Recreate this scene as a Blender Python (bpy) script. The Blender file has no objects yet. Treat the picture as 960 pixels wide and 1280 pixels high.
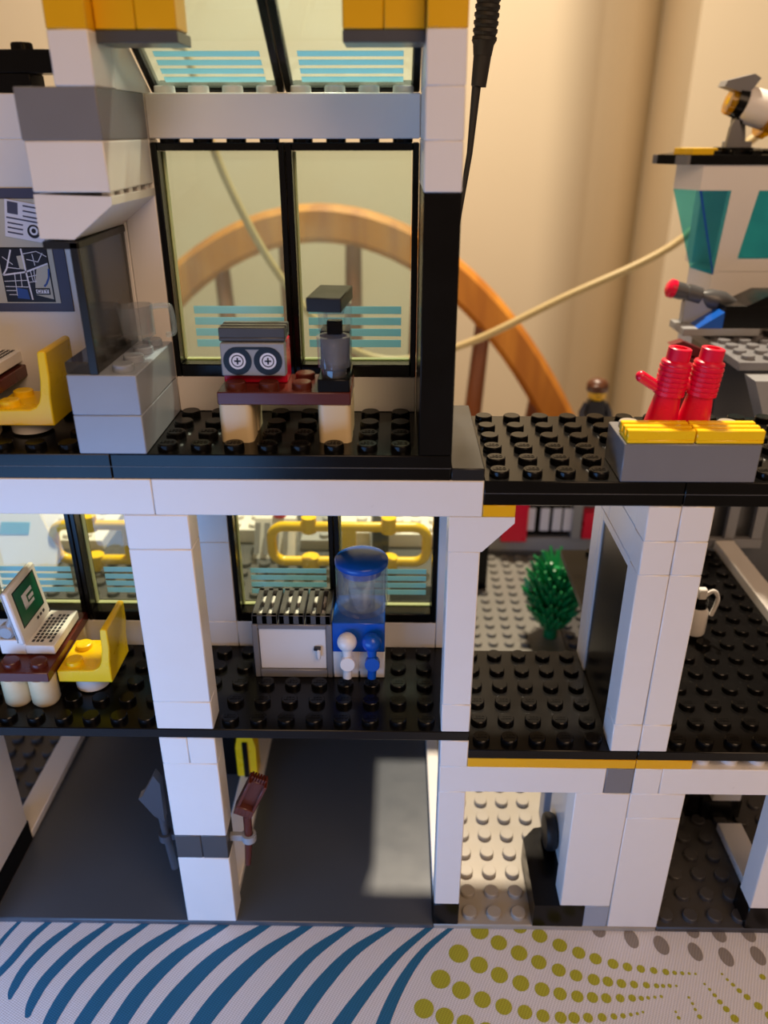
import bpy, bmesh, math, random
from mathutils import Matrix, Vector
random.seed(4)
U = 0.1                       # one brick stud pitch in scene units
C = bpy.context.scene.collection
PI = math.pi

# ------------------------------------------------------------------ materials
def lin(c):
    return tuple(((v/255)/12.92 if v/255 <= .04045 else ((v/255+.055)/1.055)**2.4) for v in c)

def nodes(name):
    m = bpy.data.materials.new(name); m.use_nodes = True
    nt = m.node_tree
    return m, nt, nt.nodes['Principled BSDF'], nt.nodes['Material Output']

def plastic(name, rgb, rough=.28, spec=.5, speck=.05, bump=.0, coat=0.0):
    m, nt, b, o = nodes(name)
    n = nt.nodes.new('ShaderNodeTexNoise'); n.inputs['Scale'].default_value = 9; n.inputs['Detail'].default_value = 5
    tc = nt.nodes.new('ShaderNodeTexCoord'); nt.links.new(tc.outputs['Object'], n.inputs['Vector'])
    mix = nt.nodes.new('ShaderNodeMix'); mix.data_type = 'RGBA'
    L = lin(rgb)
    mix.inputs['A'].default_value = (*[v*(1-speck) for v in L], 1)
    mix.inputs['B'].default_value = (*[min(1, v*(1+speck)+.002) for v in L], 1)
    nt.links.new(n.outputs['Fac'], mix.inputs['Factor']); nt.links.new(mix.outputs['Result'], b.inputs['Base Color'])
    mr = nt.nodes.new('ShaderNodeMapRange'); mr.inputs['To Min'].default_value = rough*.8; mr.inputs['To Max'].default_value = rough*1.25
    nt.links.new(n.outputs['Fac'], mr.inputs['Value']); nt.links.new(mr.outputs['Result'], b.inputs['Roughness'])
    b.inputs['Specular IOR Level'].default_value = spec
    b.inputs['Coat Weight'].default_value = coat
    return m

def glass(name, tint, haze=.06, hazecol=(230, 235, 215), gloss_rough=.04, ior=1.5):
    m, nt, b, o = nodes(name)
    nt.nodes.remove(b)
    t = nt.nodes.new('ShaderNodeBsdfTransparent'); t.inputs['Color'].default_value = (*tint, 1)
    g = nt.nodes.new('ShaderNodeBsdfGlossy'); g.inputs['Roughness'].default_value = gloss_rough
    d0 = nt.nodes.new('ShaderNodeBsdfDiffuse'); d0.inputs['Color'].default_value = (*lin(hazecol), 1)
    d1 = nt.nodes.new('ShaderNodeBsdfTranslucent'); d1.inputs['Color'].default_value = (*lin(hazecol), 1)
    d = nt.nodes.new('ShaderNodeMixShader'); d.inputs['Fac'].default_value = .6
    nt.links.new(d0.outputs[0], d.inputs[1]); nt.links.new(d1.outputs[0], d.inputs[2])
    n = nt.nodes.new('ShaderNodeTexNoise'); n.inputs['Scale'].default_value = 5; n.inputs['Detail'].default_value = 8
    tc = nt.nodes.new('ShaderNodeTexCoord'); nt.links.new(tc.outputs['Object'], n.inputs['Vector'])
    mr = nt.nodes.new('ShaderNodeMapRange'); mr.inputs['From Min'].default_value = .3; mr.inputs['From Max'].default_value = .75
    mr.inputs['To Min'].default_value = haze*.6; mr.inputs['To Max'].default_value = haze*1.7
    nt.links.new(n.outputs['Fac'], mr.inputs['Value'])
    f = nt.nodes.new('ShaderNodeFresnel'); f.inputs['IOR'].default_value = ior
    a = nt.nodes.new('ShaderNodeMixShader'); c = nt.nodes.new('ShaderNodeMixShader')
    nt.links.new(mr.outputs['Result'], a.inputs['Fac']); nt.links.new(t.outputs[0], a.inputs[1]); nt.links.new(d.outputs[0], a.inputs[2])
    ge = nt.nodes.new('ShaderNodeNewGeometry'); inv = nt.nodes.new('ShaderNodeMath'); inv.operation = 'SUBTRACT'; inv.inputs[0].default_value = 1
    fm = nt.nodes.new('ShaderNodeMath'); fm.operation = 'MULTIPLY'
    nt.links.new(ge.outputs['Backfacing'], inv.inputs[1]); nt.links.new(inv.outputs[0], fm.inputs[0]); nt.links.new(f.outputs[0], fm.inputs[1])
    nt.links.new(fm.outputs[0], c.inputs['Fac']); nt.links.new(a.outputs[0], c.inputs[1]); nt.links.new(g.outputs[0], c.inputs[2])
    nt.links.new(c.outputs[0], o.inputs['Surface'])
    return m

def wood(name, c1, c2, scale=(1, 1, .12), rough=.35):
    m, nt, b, o = nodes(name)
    tc = nt.nodes.new('ShaderNodeTexCoord'); mp = nt.nodes.new('ShaderNodeMapping'); mp.inputs['Scale'].default_value = scale
    n = nt.nodes.new('ShaderNodeTexNoise'); n.inputs['Scale'].default_value = 5; n.inputs['Detail'].default_value = 7; n.inputs['Distortion'].default_value = .5
    cr = nt.nodes.new('ShaderNodeValToRGB'); cr.color_ramp.elements[0].position = .35; cr.color_ramp.elements[1].position = .68
    cr.color_ramp.elements[0].color = (*lin(c1), 1); cr.color_ramp.elements[1].color = (*lin(c2), 1)
    nt.links.new(tc.outputs['Object'], mp.inputs[0]); nt.links.new(mp.outputs[0], n.inputs['Vector'])
    nt.links.new(n.outputs['Fac'], cr.inputs[0]); nt.links.new(cr.outputs[0], b.inputs['Base Color'])
    b.inputs['Roughness'].default_value = rough
    return m

def wallpaint(name, rgb):
    m, nt, b, o = nodes(name)
    n = nt.nodes.new('ShaderNodeTexNoise'); n.inputs['Scale'].default_value = .6; n.inputs['Detail'].default_value = 4
    tc = nt.nodes.new('ShaderNodeTexCoord'); nt.links.new(tc.outputs['Object'], n.inputs['Vector'])
    mix = nt.nodes.new('ShaderNodeMix'); mix.data_type = 'RGBA'; L = lin(rgb)
    mix.inputs['A'].default_value = (*[v*.95 for v in L], 1); mix.inputs['B'].default_value = (*L, 1)
    nt.links.new(n.outputs['Fac'], mix.inputs['Factor']); nt.links.new(mix.outputs['Result'], b.inputs['Base Color'])
    b.inputs['Roughness'].default_value = .8
    return m

def fabric(name, rgb):
    m, nt, b, o = nodes(name)
    tc = nt.nodes.new('ShaderNodeTexCoord')
    def wave(rot, sc):
        mp = nt.nodes.new('ShaderNodeMapping'); mp.inputs['Rotation'].default_value = (0, 0, rot)
        w = nt.nodes.new('ShaderNodeTexWave'); w.inputs['Scale'].default_value = sc; w.inputs['Distortion'].default_value = 1.2; w.inputs['Detail'].default_value = 1
        nt.links.new(tc.outputs['Object'], mp.inputs[0]); nt.links.new(mp.outputs[0], w.inputs['Vector'])
        return w
    w1, w2 = wave(.45, 30), wave(.45+PI/2, 44)
    mu = nt.nodes.new('ShaderNodeMath'); mu.operation = 'ADD'
    nt.links.new(w1.outputs['Fac'], mu.inputs[0]); nt.links.new(w2.outputs['Fac'], mu.inputs[1])
    mr = nt.nodes.new('ShaderNodeMapRange'); mr.inputs['From Max'].default_value = 2
    nt.links.new(mu.outputs[0], mr.inputs['Value'])
    mix = nt.nodes.new('ShaderNodeMix'); mix.data_type = 'RGBA'; L = lin(rgb)
    mix.inputs['A'].default_value = (*[v*.72 for v in L], 1); mix.inputs['B'].default_value = (*[min(1, v*1.08) for v in L], 1)
    nt.links.new(mr.outputs['Result'], mix.inputs['Factor']); nt.links.new(mix.outputs['Result'], b.inputs['Base Color'])
    bp = nt.nodes.new('ShaderNodeBump'); bp.inputs['Strength'].default_value = .35; bp.inputs['Distance'].default_value = .004
    nt.links.new(mr.outputs['Result'], bp.inputs['Height']); nt.links.new(bp.outputs[0], b.inputs['Normal'])
    b.inputs['Roughness'].default_value = .9; b.inputs['Specular IOR Level'].default_value = .15
    return m

M = dict(
    white=plastic('white_plastic', (232, 228, 224), .3, speck=.02),
    black=plastic('black_plastic', (6, 5, 5), .22, .26, speck=.3),
    blacksoft=plastic('black_smooth_plastic', (20, 18, 16), .38, speck=.2),
    lgrey=plastic('light_grey_plastic', (150, 152, 156), .3),
    bley=plastic('blue_grey_plastic', (150, 158, 172), .3),
    mgrey=plastic('mid_grey_plastic', (120, 120, 124), .3),
    dgrey=plastic('dark_grey_plastic', (74, 74, 76), .3),
    road=plastic('road_grey_plastic', (76, 82, 90), .3, speck=.03),
    base=plastic('pale_grey_plastic', (160, 153, 142), .35),
    shadedbase=plastic('pale_grey_plastic_shaded', (112, 110, 104), .4),  # pale baseplate grey, darkened to stand for shade on its far part
    darkred=plastic('dark_red_plastic', (96, 8, 14), .35),
    slateblue=plastic('slate_plastic', (58, 63, 72), .35),
    dbase=plastic('dark_stud_plastic', (66, 64, 64), .35),
    yellow=plastic('yellow_plastic', (252, 204, 16), .28),
    yellow2=plastic('amber_plastic', (232, 174, 8), .3),
    red=plastic('red_plastic', (226, 5, 58), .28),
    blue=plastic('blue_plastic', (14, 84, 182), .25),
    green=plastic('green_plastic', (10, 120, 62), .3),
    brown=plastic('red_brown_plastic', (88, 36, 26), .25),
    tan=plastic('tan_plastic', (222, 200, 158), .35),
    cream=plastic('sticker_beige', (190, 186, 172), .45),
    slate=plastic('sticker_slate', (72, 74, 96), .4),
    navy=plastic('print_dark', (24, 24, 36), .4),
    ink=plastic('print_black', (6, 6, 9), .4),
    paper=plastic('print_white', (225, 225, 236), .5),
    pblue=plastic('print_blue', (44, 78, 150), .45),
    teal=plastic('print_teal', (165, 215, 228), .4),
    screen=plastic('print_green', (12, 96, 66), .3),
    skin=plastic('minifigure_yellow', (225, 176, 24), .3),
    hair=plastic('hair_brown', (84, 46, 24), .35),
    pane=glass('clear_pane', (.84, .93, .91), .065, (215, 232, 218)),
    panelow=glass('clear_low_pane', (.90, .96, .90), .025, (225, 235, 210)),
    pane2=glass('clear_part', (.91, .92, .93), .08, (225, 228, 240), .05, 1.6),
    edge=plastic('pane_edge_glint_tone', (226, 230, 190), .2),  # pale colour stands for the glint along the pane edges
    pane3=glass('clear_jar', (.88, .89, .91), .15, (225, 230, 240), .05, 1.7),
    smoke=glass('smoked_part', (.36, .35, .33), .32, (128, 123, 114), .1),
    tealglass=glass('teal_clear', (.16, .66, .78), .2, (40, 170, 195), .06),
    yglass=glass('amber_clear', (.95, .72, .05), .35, (240, 180, 10), .06),
    wood=wood('honey_wood', (178, 108, 30), (214, 142, 46), rough=.6),
    wooddark=wood('spindle_wood', (120, 66, 32), (156, 90, 46)),
    cloth=fabric('tablecloth_weave', (228, 226, 230)),
    clothblue=fabric('tablecloth_blue', (50, 112, 150)),
    clothgreen=fabric('tablecloth_green', (180, 178, 60)),
    clothgrey=fabric('tablecloth_grey', (150, 142, 136)),
    wall=wallpaint('wall_paint', (226, 210, 182)),
    floorwood=wood('floor_boards', (90, 60, 40), (120, 84, 56), (.2, 2, 1), .5),
    cord=plastic('cord_cream', (176, 154, 106), .4),
    rubber=plastic('black_rubber', (24, 22, 22), .55),
)
def backlit(m, rgb, fac=.6):     # thin printed film that lets light through; also the pale pane glint
    nt = m.node_tree; o = nt.nodes['Material Output']; b = nt.nodes['Principled BSDF']
    t = nt.nodes.new('ShaderNodeBsdfTranslucent'); t.inputs['Color'].default_value = (*lin(rgb), 1)
    x = nt.nodes.new('ShaderNodeMixShader'); x.inputs['Fac'].default_value = fac
    nt.links.new(b.outputs[0], x.inputs[1]); nt.links.new(t.outputs[0], x.inputs[2]); nt.links.new(x.outputs[0], o.inputs['Surface'])
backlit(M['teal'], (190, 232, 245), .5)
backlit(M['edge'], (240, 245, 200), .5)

# ------------------------------------------------------------------ mesh builder (coordinates in studs)
class MB:
    def __init__(s, mat='white'):
        s.v, s.f, s.mi, s.mats, s.M, s.cur = [], [], [], [], Matrix(), mat
    def idx(s, mat):
        mat = mat or s.cur
        if mat not in s.mats: s.mats.append(mat)
        return s.mats.index(mat)
    def add(s, vs, fs, mat=None):
        n = len(s.v); i = s.idx(mat)
        s.v += [tuple(s.M @ Vector(p)) for p in vs]
        s.f += [tuple(a+n for a in f) for f in fs]; s.mi += [i]*len(fs)
        return s
    def box(s, x0, x1, y0, y1, z0, z1, mat=None, b=.03):
        lo, hi = (x0, y0, z0), (x1, y1, z1)
        b = min(b, .3*min(h-l for l, h in zip(lo, hi)))
        vs, ix = [], {}
        for sx in (0, 1):
            for sy in (0, 1):
                for sz in (0, 1):
                    sg = (sx, sy, sz)
                    for a in range(3):
                        p = []
                        for k in range(3):
                            base = hi[k] if sg[k] else lo[k]
                            if k != a: base += -b if sg[k] else b
                            p.append(base)
                        ix[(sx, sy, sz, a)] = len(vs); vs.append(p)
        fs = []
        for a in range(3):
            o1, o2 = [k for k in range(3) if k != a]
            for sa in (0, 1):
                q = []
                for u, w in ((0, 0), (1, 0), (1, 1), (0, 1)):
                    sg = [0]*3; sg[a] = sa; sg[o1] = u; sg[o2] = w
                    q.append(ix[(*sg, a)])
                fs.append(q)
        for c in range(3):
            a, d = [k for k in range(3) if k != c]
            for sa in (0, 1):
                for sd in (0, 1):
                    g0 = [0]*3; g0[a] = sa; g0[d] = sd; g1 = list(g0); g1[c] = 1
                    fs.append([ix[(*g0, a)], ix[(*g1, a)], ix[(*g1, d)], ix[(*g0, d)]])
        for sx in (0, 1):
            for sy in (0, 1):
                for sz in (0, 1): fs.append([ix[(sx, sy, sz, a)] for a in range(3)])
        return s.add(vs, fs, mat)
    def lathe(s, prof, c=(0, 0, 0), n=24, mat=None, axis='Z'):
        vs, fs, rings = [], [], []
        for r, z in prof:
            if r < 1e-6:
                rings.append([len(vs)]); vs.append((0, 0, z))
            else:
                rings.append(list(range(len(vs), len(vs)+n)))
                vs += [(r*math.cos(2*PI*k/n), r*math.sin(2*PI*k/n), z) for k in range(n)]
        for A, B in zip(rings, rings[1:]):
            for k in range(n):
                q = [A[k % len(A)], A[(k+1) % len(A)], B[(k+1) % len(B)], B[k % len(B)]]
                q2 = []
                for e in q:
                    if e not in q2: q2.append(e)
                if len(q2) > 2: fs.append(q2)
        R = {'Z': Matrix(), 'X': Matrix.Rotation(PI/2, 4, 'Y'), 'Y': Matrix.Rotation(-PI/2, 4, 'X')}[axis] if isinstance(axis, str) else Vector((0, 0, 1)).rotation_difference(Vector(axis)).to_matrix().to_4x4()
        T = Matrix.Translation(c) @ R
        return s.add([T @ Vector(p) for p in vs], fs, mat)
    def cyl(s, p0, p1, r0, r1=None, n=24, mat=None, b=.02):
        r1 = r0 if r1 is None else r1
        d = Vector(p1)-Vector(p0); h = d.length
        return s.lathe([(0, 0), (r0-b, 0), (r0, b), (r1, h-b), (r1-b, h), (0, h)], p0, n, mat, d.normalized())
    def stud(s, x, y, z, mat=None, n=20):
        return s.lathe([(.31, 0), (.30, .17), (.272, .2), (0, .2)], (x, y, z), n, mat)
    def studs(s, x0, x1, y0, y1, z, mat=None, n=20, skip=None):
        for i in range(int(round(x1-x0))):
            for j in range(int(round(y1-y0))):
                if skip and skip(x0+i+.5, y0+j+.5): continue
                s.stud(x0+i+.5, y0+j+.5, z, mat, n)
        return s
    def prism(s, pts, axis, lo, hi, mat=None):
        n = len(pts)
        def P(p, t):
            return {'X': (t, p[0], p[1]), 'Y': (p[0], t, p[1]), 'Z': (p[0], p[1], t)}[axis]
        vs = [P(p, lo) for p in pts]+[P(p, hi) for p in pts]
        fs = [list(range(n)), list(range(n, 2*n))]+[[k, (k+1) % n, n+(k+1) % n, n+k] for k in range(n)]
        return s.add(vs, fs, mat)
    def tube(s, pts, r, n=12, mat=None, closed=False, radii=None):
        pts = [Vector(p) for p in pts]; N = len(pts)
        vs, fs = [], []
        up = None
        for i, p in enumerate(pts):
            a = pts[(i-1) % N] if (closed or i > 0) else p
            c = pts[(i+1) % N] if (closed or i < N-1) else p
            t = (c-a).normalized()
            if up is None:
                up = Vector((0, 0, 1)) if abs(t.z) < .9 else Vector((1, 0, 0))
            e1 = (up-t*up.dot(t)).normalized(); e2 = t.cross(e1); up = e1
            rr = radii[i] if radii else r
            vs += [p+rr*(math.cos(2*PI*k/n)*e1+math.sin(2*PI*k/n)*e2) for k in range(n)]
        for i in range(N if closed else N-1):
            j = (i+1) % N
            fs += [[i*n+k, i*n+(k+1) % n, j*n+(k+1) % n, j*n+k] for k in range(n)]
        if not closed: fs += [list(range(n)), list(range((N-1)*n, N*n))]
        return s.add(vs, fs, mat)
    def sphere(s, c, r, mat=None, n=20, sz=1):
        m = 10
        return s.lathe([(r*math.sin(PI*k/m), -r*sz*math.cos(PI*k/m)) for k in range(m+1)], c, n, mat)
    def disc(s, c, r, nrm='Y', mat=None, n=24, r0=0, sx=1):
        # flat printed disc or ring
        def P(a, q):
            u, w = q*math.cos(a)*sx, q*math.sin(a)
            return {'Y': (c[0]+u, c[1], c[2]+w), 'X': (c[0], c[1]+u, c[2]+w), 'Z': (c[0]+u, c[1]+w, c[2])}[nrm]
        A = [2*PI*k/n for k in range(n)]
        if r0 == 0: return s.add([P(a, r) for a in A], [list(range(n))], mat)
        return s.add([P(a, r0) for a in A]+[P(a, r) for a in A], [[k, (k+1) % n, n+(k+1) % n, n+k] for k in range(n)], mat)
    def quad(s, pts, mat=None):
        return s.add(pts, [list(range(len(pts)))], mat)
    def build(s, name, parent=None, origin=None, smooth=38):
        me = bpy.data.meshes.new(name)
        o = bpy.data.objects.new(name, me); C.objects.link(o)
        if parent is not None:
            o.parent = parent
            w = parent.get('_w')
            org = Vector(w)
        else:
            if origin is None:
                xs = [p[0] for p in s.v]; ys = [p[1] for p in s.v]; zs = [p[2] for p in s.v]
                origin = ((min(xs)+max(xs))/2, (min(ys)+max(ys))/2, min(zs))
            org = Vector(origin)
            o.location = org*U
        o['_w'] = tuple(org)
        me.from_pydata([tuple((Vector(p)-org)*U) for p in s.v], [], s.f)
        for m in s.mats: me.materials.append(M[m])
        me.polygons.foreach_set('material_index', s.mi)
        bm = bmesh.new(); bm.from_mesh(me)
        bmesh.ops.recalc_face_normals(bm, faces=bm.faces)
        bm.to_mesh(me); bm.free()
        me.shade_smooth()
        me.set_sharp_from_angle(angle=math.radians(smooth))
        me.update()
        return o

def tag(o, label=None, cat=None, group=None, kind=None):
    if label: o['label'] = label
    if cat: o['category'] = cat
    if group: o['group'] = group
    if kind: o['kind'] = kind
    return o
def thing(name, label, cat, loc, group=None):
    o = bpy.data.objects.new(name, None); C.objects.link(o)
    o.empty_display_size = .05
    o.location = Vector(loc)*U; o['_w'] = tuple(loc)
    return tag(o, label, cat, group)
def dup(root, shift, label, group=None):
    r = root.copy(); C.objects.link(r); r.location = root.location+Vector(shift)*U
    tag(r, label, None, group)
    def rec(a, b):
        for ch in list(a.children):
            c = ch.copy(); C.objects.link(c); c.parent = b
            rec(ch, c)
    rec(root, r)
    return r
def smoothpath(P, n=8):
    P = [Vector(p) for p in P]; out = []
    for i in range(len(P)-1):
        a, b, c, d = P[max(i-1, 0)], P[i], P[i+1], P[min(i+2, len(P)-1)]
        for k in range(n):
            t = k/n
            out.append(.5*((2*b)+(c-a)*t+(2*a-5*b+4*c-d)*t*t+(3*b-a-3*c+d)*t**3))
    return out+[P[-1]]

_txt = {}
def textgeo(word, bold=True):
    if word in _txt: return _txt[word]
    cu = bpy.data.curves.new('letters', 'FONT'); cu.body = word; cu.align_x = 'CENTER'; cu.align_y = 'CENTER'; cu.size = 1; cu.resolution_u = 2
    cu.offset = .012 if bold else 0
    cu.extrude = .06
    ob = bpy.data.objects.new('letters', cu); C.objects.link(ob)
    dg = bpy.context.evaluated_depsgraph_get(); dg.update()
    ev = ob.evaluated_get(dg); me = ev.to_mesh()
    r = ([tuple(v.co) for v in me.vertices], [tuple(p.vertices) for p in me.polygons])
    ev.to_mesh_clear(); bpy.data.objects.remove(ob); bpy.data.curves.remove(cu)
    _txt[word] = r
    return r
def put_text(mb, word, T, mat):
    vs, fs = textgeo(word)
    mb.add([T @ Vector(p) for p in vs], fs, mat)
def logo_studs(mb, x0, x1, y0, y1, z, mat, rows=3, skip=None):
    for i in range(int(x1-x0)):
        for j in range(min(rows, int(y1-y0))):
            if skip and skip(x0+i+.5, y0+j+.5): continue
            T = Matrix.Translation((x0+i+.5, y0+j+.5, z+.2)) @ Matrix.Diagonal((.165, .26, .25, 1))
            put_text(mb, 'LEGO', T, mat)

# ================================================================== ROOM
def inbox(*bs): return lambda x, y: any(b[0] < x < b[1] and b[2] < y < b[3] for b in bs)
def struct(mb, name, origin=(0, 0, 0)):
    return tag(mb.build(name, origin=origin, smooth=60), kind='structure')
mb = MB('wall')       # back wall: flat, then bending away to the right, angled to darken that stretch
prof = [(-150, 100), (26, 100)]
for k in range(1, 11):
    a = k/10
    prof.append((26+9*a, 100+7*a*a))
prof += [(40, 112), (52, 133), (52, 142), (-150, 142)]
mb.prism(prof, 'Z', -94, 210)
struct(mb, 'wall_back')
mb = MB('wall'); mb.prism([(45.5, 100), (150, 96), (150, 142), (49, 142)], 'Z', -94, 210)
struct(mb, 'wall_right')
mb = MB('floorwood'); mb.box(-150, 150, -90, 142, -97, -94, b=.1); struct(mb, 'floor')

# tablecloth with its printed leaves and dots
mb = MB('cloth')
TZ = -.28
nx, ny = 26, 12
X0, X1, Y0, Y1 = -62, 72, -16, 44
mb.box(X0, X1, Y0, Y1, TZ-.25, TZ, b=.1)
def ribbon(pts, mat):
    P = smoothpath([(p[0], p[1], p[2]) for p in pts], 6)     # third value carries the width
    L, R = [], []
    for i, p in enumerate(P):
        a, c = P[max(i-1, 0)], P[min(i+1, len(P)-1)]
        d = Vector((c.x-a.x, c.y-a.y)).normalized(); nrm = Vector((-d.y, d.x))
        L.append((p.x+nrm.x*p.z/2, p.y+nrm.y*p.z/2, TZ+.008)); R.append((p.x-nrm.x*p.z/2, p.y-nrm.y*p.z/2, TZ+.008))
    n = len(P)
    mb.add(L+R, [[i, i+1, n+i+1, n+i] for i in range(n-1)], mat)
    p = P[-1]
    mb.add([(p.x+p.z/2*math.cos(2*PI*k/16), p.y+p.z/2*math.sin(2*PI*k/16), TZ+.0085) for k in range(16)], [list(range(16))], mat)
LEAVES = [[(-8.85, 0.35, 0.15), (-8.97, 0.07, 0.17), (-9.24, -0.56, 0.21), (-9.45, -1.29, 0.23)], [(-7.58, 0.35, 0.22), (-7.74, 0.09, 0.24), (-8.23, -0.69, 0.31), (-8.6, -1.69, 0.34), (-8.94, -2.38, 0.34)], [(-6.36, 0.28, 0.22), (-6.55, 0.05, 0.24), (-7.34, -0.9, 0.4), (-7.86, -1.89, 0.41), (-8.0, -2.75, 0.33), (-7.97, -3.11, 0.15)], [(-5.03, 0.26, 0.22), (-5.23, 0.03, 0.24), (-6.2, -1.09, 0.44), (-6.9, -2.34, 0.47), (-7.07, -3.25, 0.39), (-7.03, -3.74, 0.22)], [(-3.57, 0.22, 0.24), (-3.79, 0.0, 0.26), (-4.87, -1.07, 0.49), (-5.72, -2.39, 0.58), (-6.08, -3.61, 0.54), (-6.13, -4.56, 0.42)], [(-1.91, 0.24, 0.26), (-2.15, 0.03, 0.29), (-3.51, -1.19, 0.53), (-4.38, -2.56, 0.62), (-4.91, -3.95, 0.6), (-5.12, -5.0, 0.52)], [(-0.26, 0.27, 0.28), (-0.51, 0.06, 0.31), (-2.04, -1.24, 0.53), (-3.08, -2.67, 0.67), (-3.63, -4.11, 0.64), (-3.91, -5.09, 0.52)], [(1.46, 0.26, 0.28), (1.2, 0.06, 0.31), (-0.45, -1.28, 0.58), (-1.55, -2.71, 0.71), (-2.29, -4.15, 0.68), (-2.58, -5.18, 0.56)], [(3.17, 0.26, 0.28), (2.9, 0.05, 0.31), (1.26, -1.25, 0.58), (0.09, -2.69, 0.73), (-0.72, -4.12, 0.7), (-1.07, -5.16, 0.56)], [(4.94, 0.3, 0.24), (4.68, 0.08, 0.26), (3.1, -1.22, 0.51), (1.99, -2.72, 0.64), (1.14, -4.03, 0.64), (0.67, -5.02, 0.52)], [(6.59, 0.27, 0.22), (6.31, 0.06, 0.24), (4.8, -1.05, 0.46), (3.61, -2.5, 0.62), (2.72, -4.0, 0.64), (2.31, -4.99, 0.52)], [(8.14, 0.3, 0.2), (7.87, 0.06, 0.22), (6.52, -1.17, 0.37), (5.33, -2.66, 0.51), (4.41, -4.04, 0.59), (3.95, -4.96, 0.52)], [(9.03, 0.32, 0.15), (8.76, 0.07, 0.17), (7.57, -1.01, 0.3), (6.65, -2.38, 0.42), (5.98, -3.95, 0.49), (5.71, -5.05, 0.47)]]   #LEAVES#
for lf in LEAVES: ribbon(lf, 'clothblue')
DOTS = [(12.28, -0.24, 0.31), (13.02, -0.64, 0.29), (13.71, -0.95, 0.26), (14.32, -1.19, 0.24), (14.95, -1.39, 0.21), (15.48, -1.51, 0.18), (15.98, -1.58, 0.16), (16.46, -1.64, 0.14), (16.91, -1.69, 0.13), (17.24, -1.72, 0.09), (17.53, -1.73, 0.08), (17.79, -1.74, 0.06), (18.03, -1.75, 0.05), (9.88, -0.07, 0.37), (10.6, -0.57, 0.33), (11.35, -1.0, 0.33), (12.07, -1.37, 0.3), (12.79, -1.68, 0.27), (13.42, -1.89, 0.24), (14.06, -2.04, 0.23), (14.58, -2.11, 0.2), (15.08, -2.18, 0.18), (15.55, -2.21, 0.15), (16.01, -2.23, 0.13), (16.39, -2.25, 0.1), (16.64, -2.25, 0.08), (16.89, -2.24, 0.08), (17.14, -2.24, 0.05), (8.96, -1.06, 0.39), (9.72, -1.52, 0.35), (10.47, -1.92, 0.33), (11.25, -2.23, 0.32), (12.02, -2.46, 0.28), (12.67, -2.62, 0.25), (13.3, -2.71, 0.23), (13.86, -2.74, 0.21), (14.37, -2.76, 0.19), (14.89, -2.75, 0.16), (15.34, -2.74, 0.14), (15.68, -2.74, 0.1), (15.94, -2.72, 0.07), (16.2, -2.69, 0.06), (16.45, -2.66, 0.06), (8.2, -2.12, 0.38), (8.96, -2.54, 0.35), (9.72, -2.89, 0.32), (10.49, -3.14, 0.31), (11.25, -3.33, 0.27), (11.89, -3.46, 0.24), (12.53, -3.51, 0.22), (13.02, -3.51, 0.21), (13.53, -3.5, 0.18), (14.05, -3.48, 0.16), (14.49, -3.44, 0.12), (14.83, -3.41, 0.1), (15.13, -3.36, 0.07), (15.38, -3.32, 0.06), (15.6, -3.26, 0.05), (7.53, -3.26, 0.37), (8.28, -3.55, 0.34), (9.02, -3.78, 0.32), (9.76, -4.02, 0.3), (10.52, -4.17, 0.26), (11.53, 0.15, 0.3), (10.98, 0.6, 0.33), (19.05, -1.74, 0.05), (19.17, -1.96, 0.06), (19.31, -2.16, 0.08), (19.46, -2.39, 0.1), (19.66, -2.63, 0.12), (19.94, -2.96, 0.15), (20.21, -3.32, 0.16), (18.24, -2.15, 0.05), (18.36, -2.36, 0.06), (18.47, -2.58, 0.08), (18.57, -2.83, 0.1), (18.71, -3.1, 0.12), (18.89, -3.44, 0.15), (17.47, -2.68, 0.05), (17.53, -2.91, 0.06), (17.56, -3.13, 0.06), (17.63, -3.4, 0.09), (16.81, -3.23, 0.05), (16.85, -3.45, 0.07), (20.56, -1.83, 0.12), (20.91, -1.95, 0.13)]   #DOTS#
for x, y, r in DOTS: mb.disc((x, y, TZ+.01), r, 'Z', 'clothgreen', 20)
OVALS = [(14.72, 0.05, 0.27, 0.33), (15.95, -0.3, 0.27, 0.43), (17.07, -0.57, 0.29, 0.42), (18.33, -0.83, 0.26, 0.4), (19.47, -1.03, 0.26, 0.41), (20.74, -0.96, 0.26, 0.41), (18.51, 0.11, 0.27, 0.36), (19.54, -0.03, 0.27, 0.39), (20.73, 0.02, 0.27, 0.41), (21.53, -0.78, 0.26, 0.4)]   #OVALS#
for x, y, rx, ry in OVALS:
    T = Matrix.Translation((x, y, TZ+.01)) @ Matrix.Rotation(.1, 4, 'Z')
    mb.add([T @ Vector((rx*math.cos(2*PI*k/20), ry*math.sin(2*PI*k/20), 0)) for k in range(20)], [list(range(20))], 'clothgrey')
tag(mb.build('tablecloth', origin=(0, 0, TZ-.25)), 'woven pale tablecloth printed with blue leaf stripes and green dots', 'tablecloth')

# the table that carries the cloth
t = thing('dining_table', 'table hidden beneath the printed tablecloth', 'table', (5, 14, -94))
m2 = MB('wood'); m2.box(X0+.5, X1-.5, Y0+.5, Y1-.5, TZ-3.25, TZ-.26, b=.3); m2.build('tabletop', t)
for x in (X0+5, X1-5):
    for y in (Y0+5, Y1-5):
        m2 = MB('wood'); m2.lathe([(0, -94), (2, -94), (3, TZ-8), (3.4, TZ-3.3), (0, TZ-3.3)], (x, y, 0), 16); m2.build('leg', t)

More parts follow.
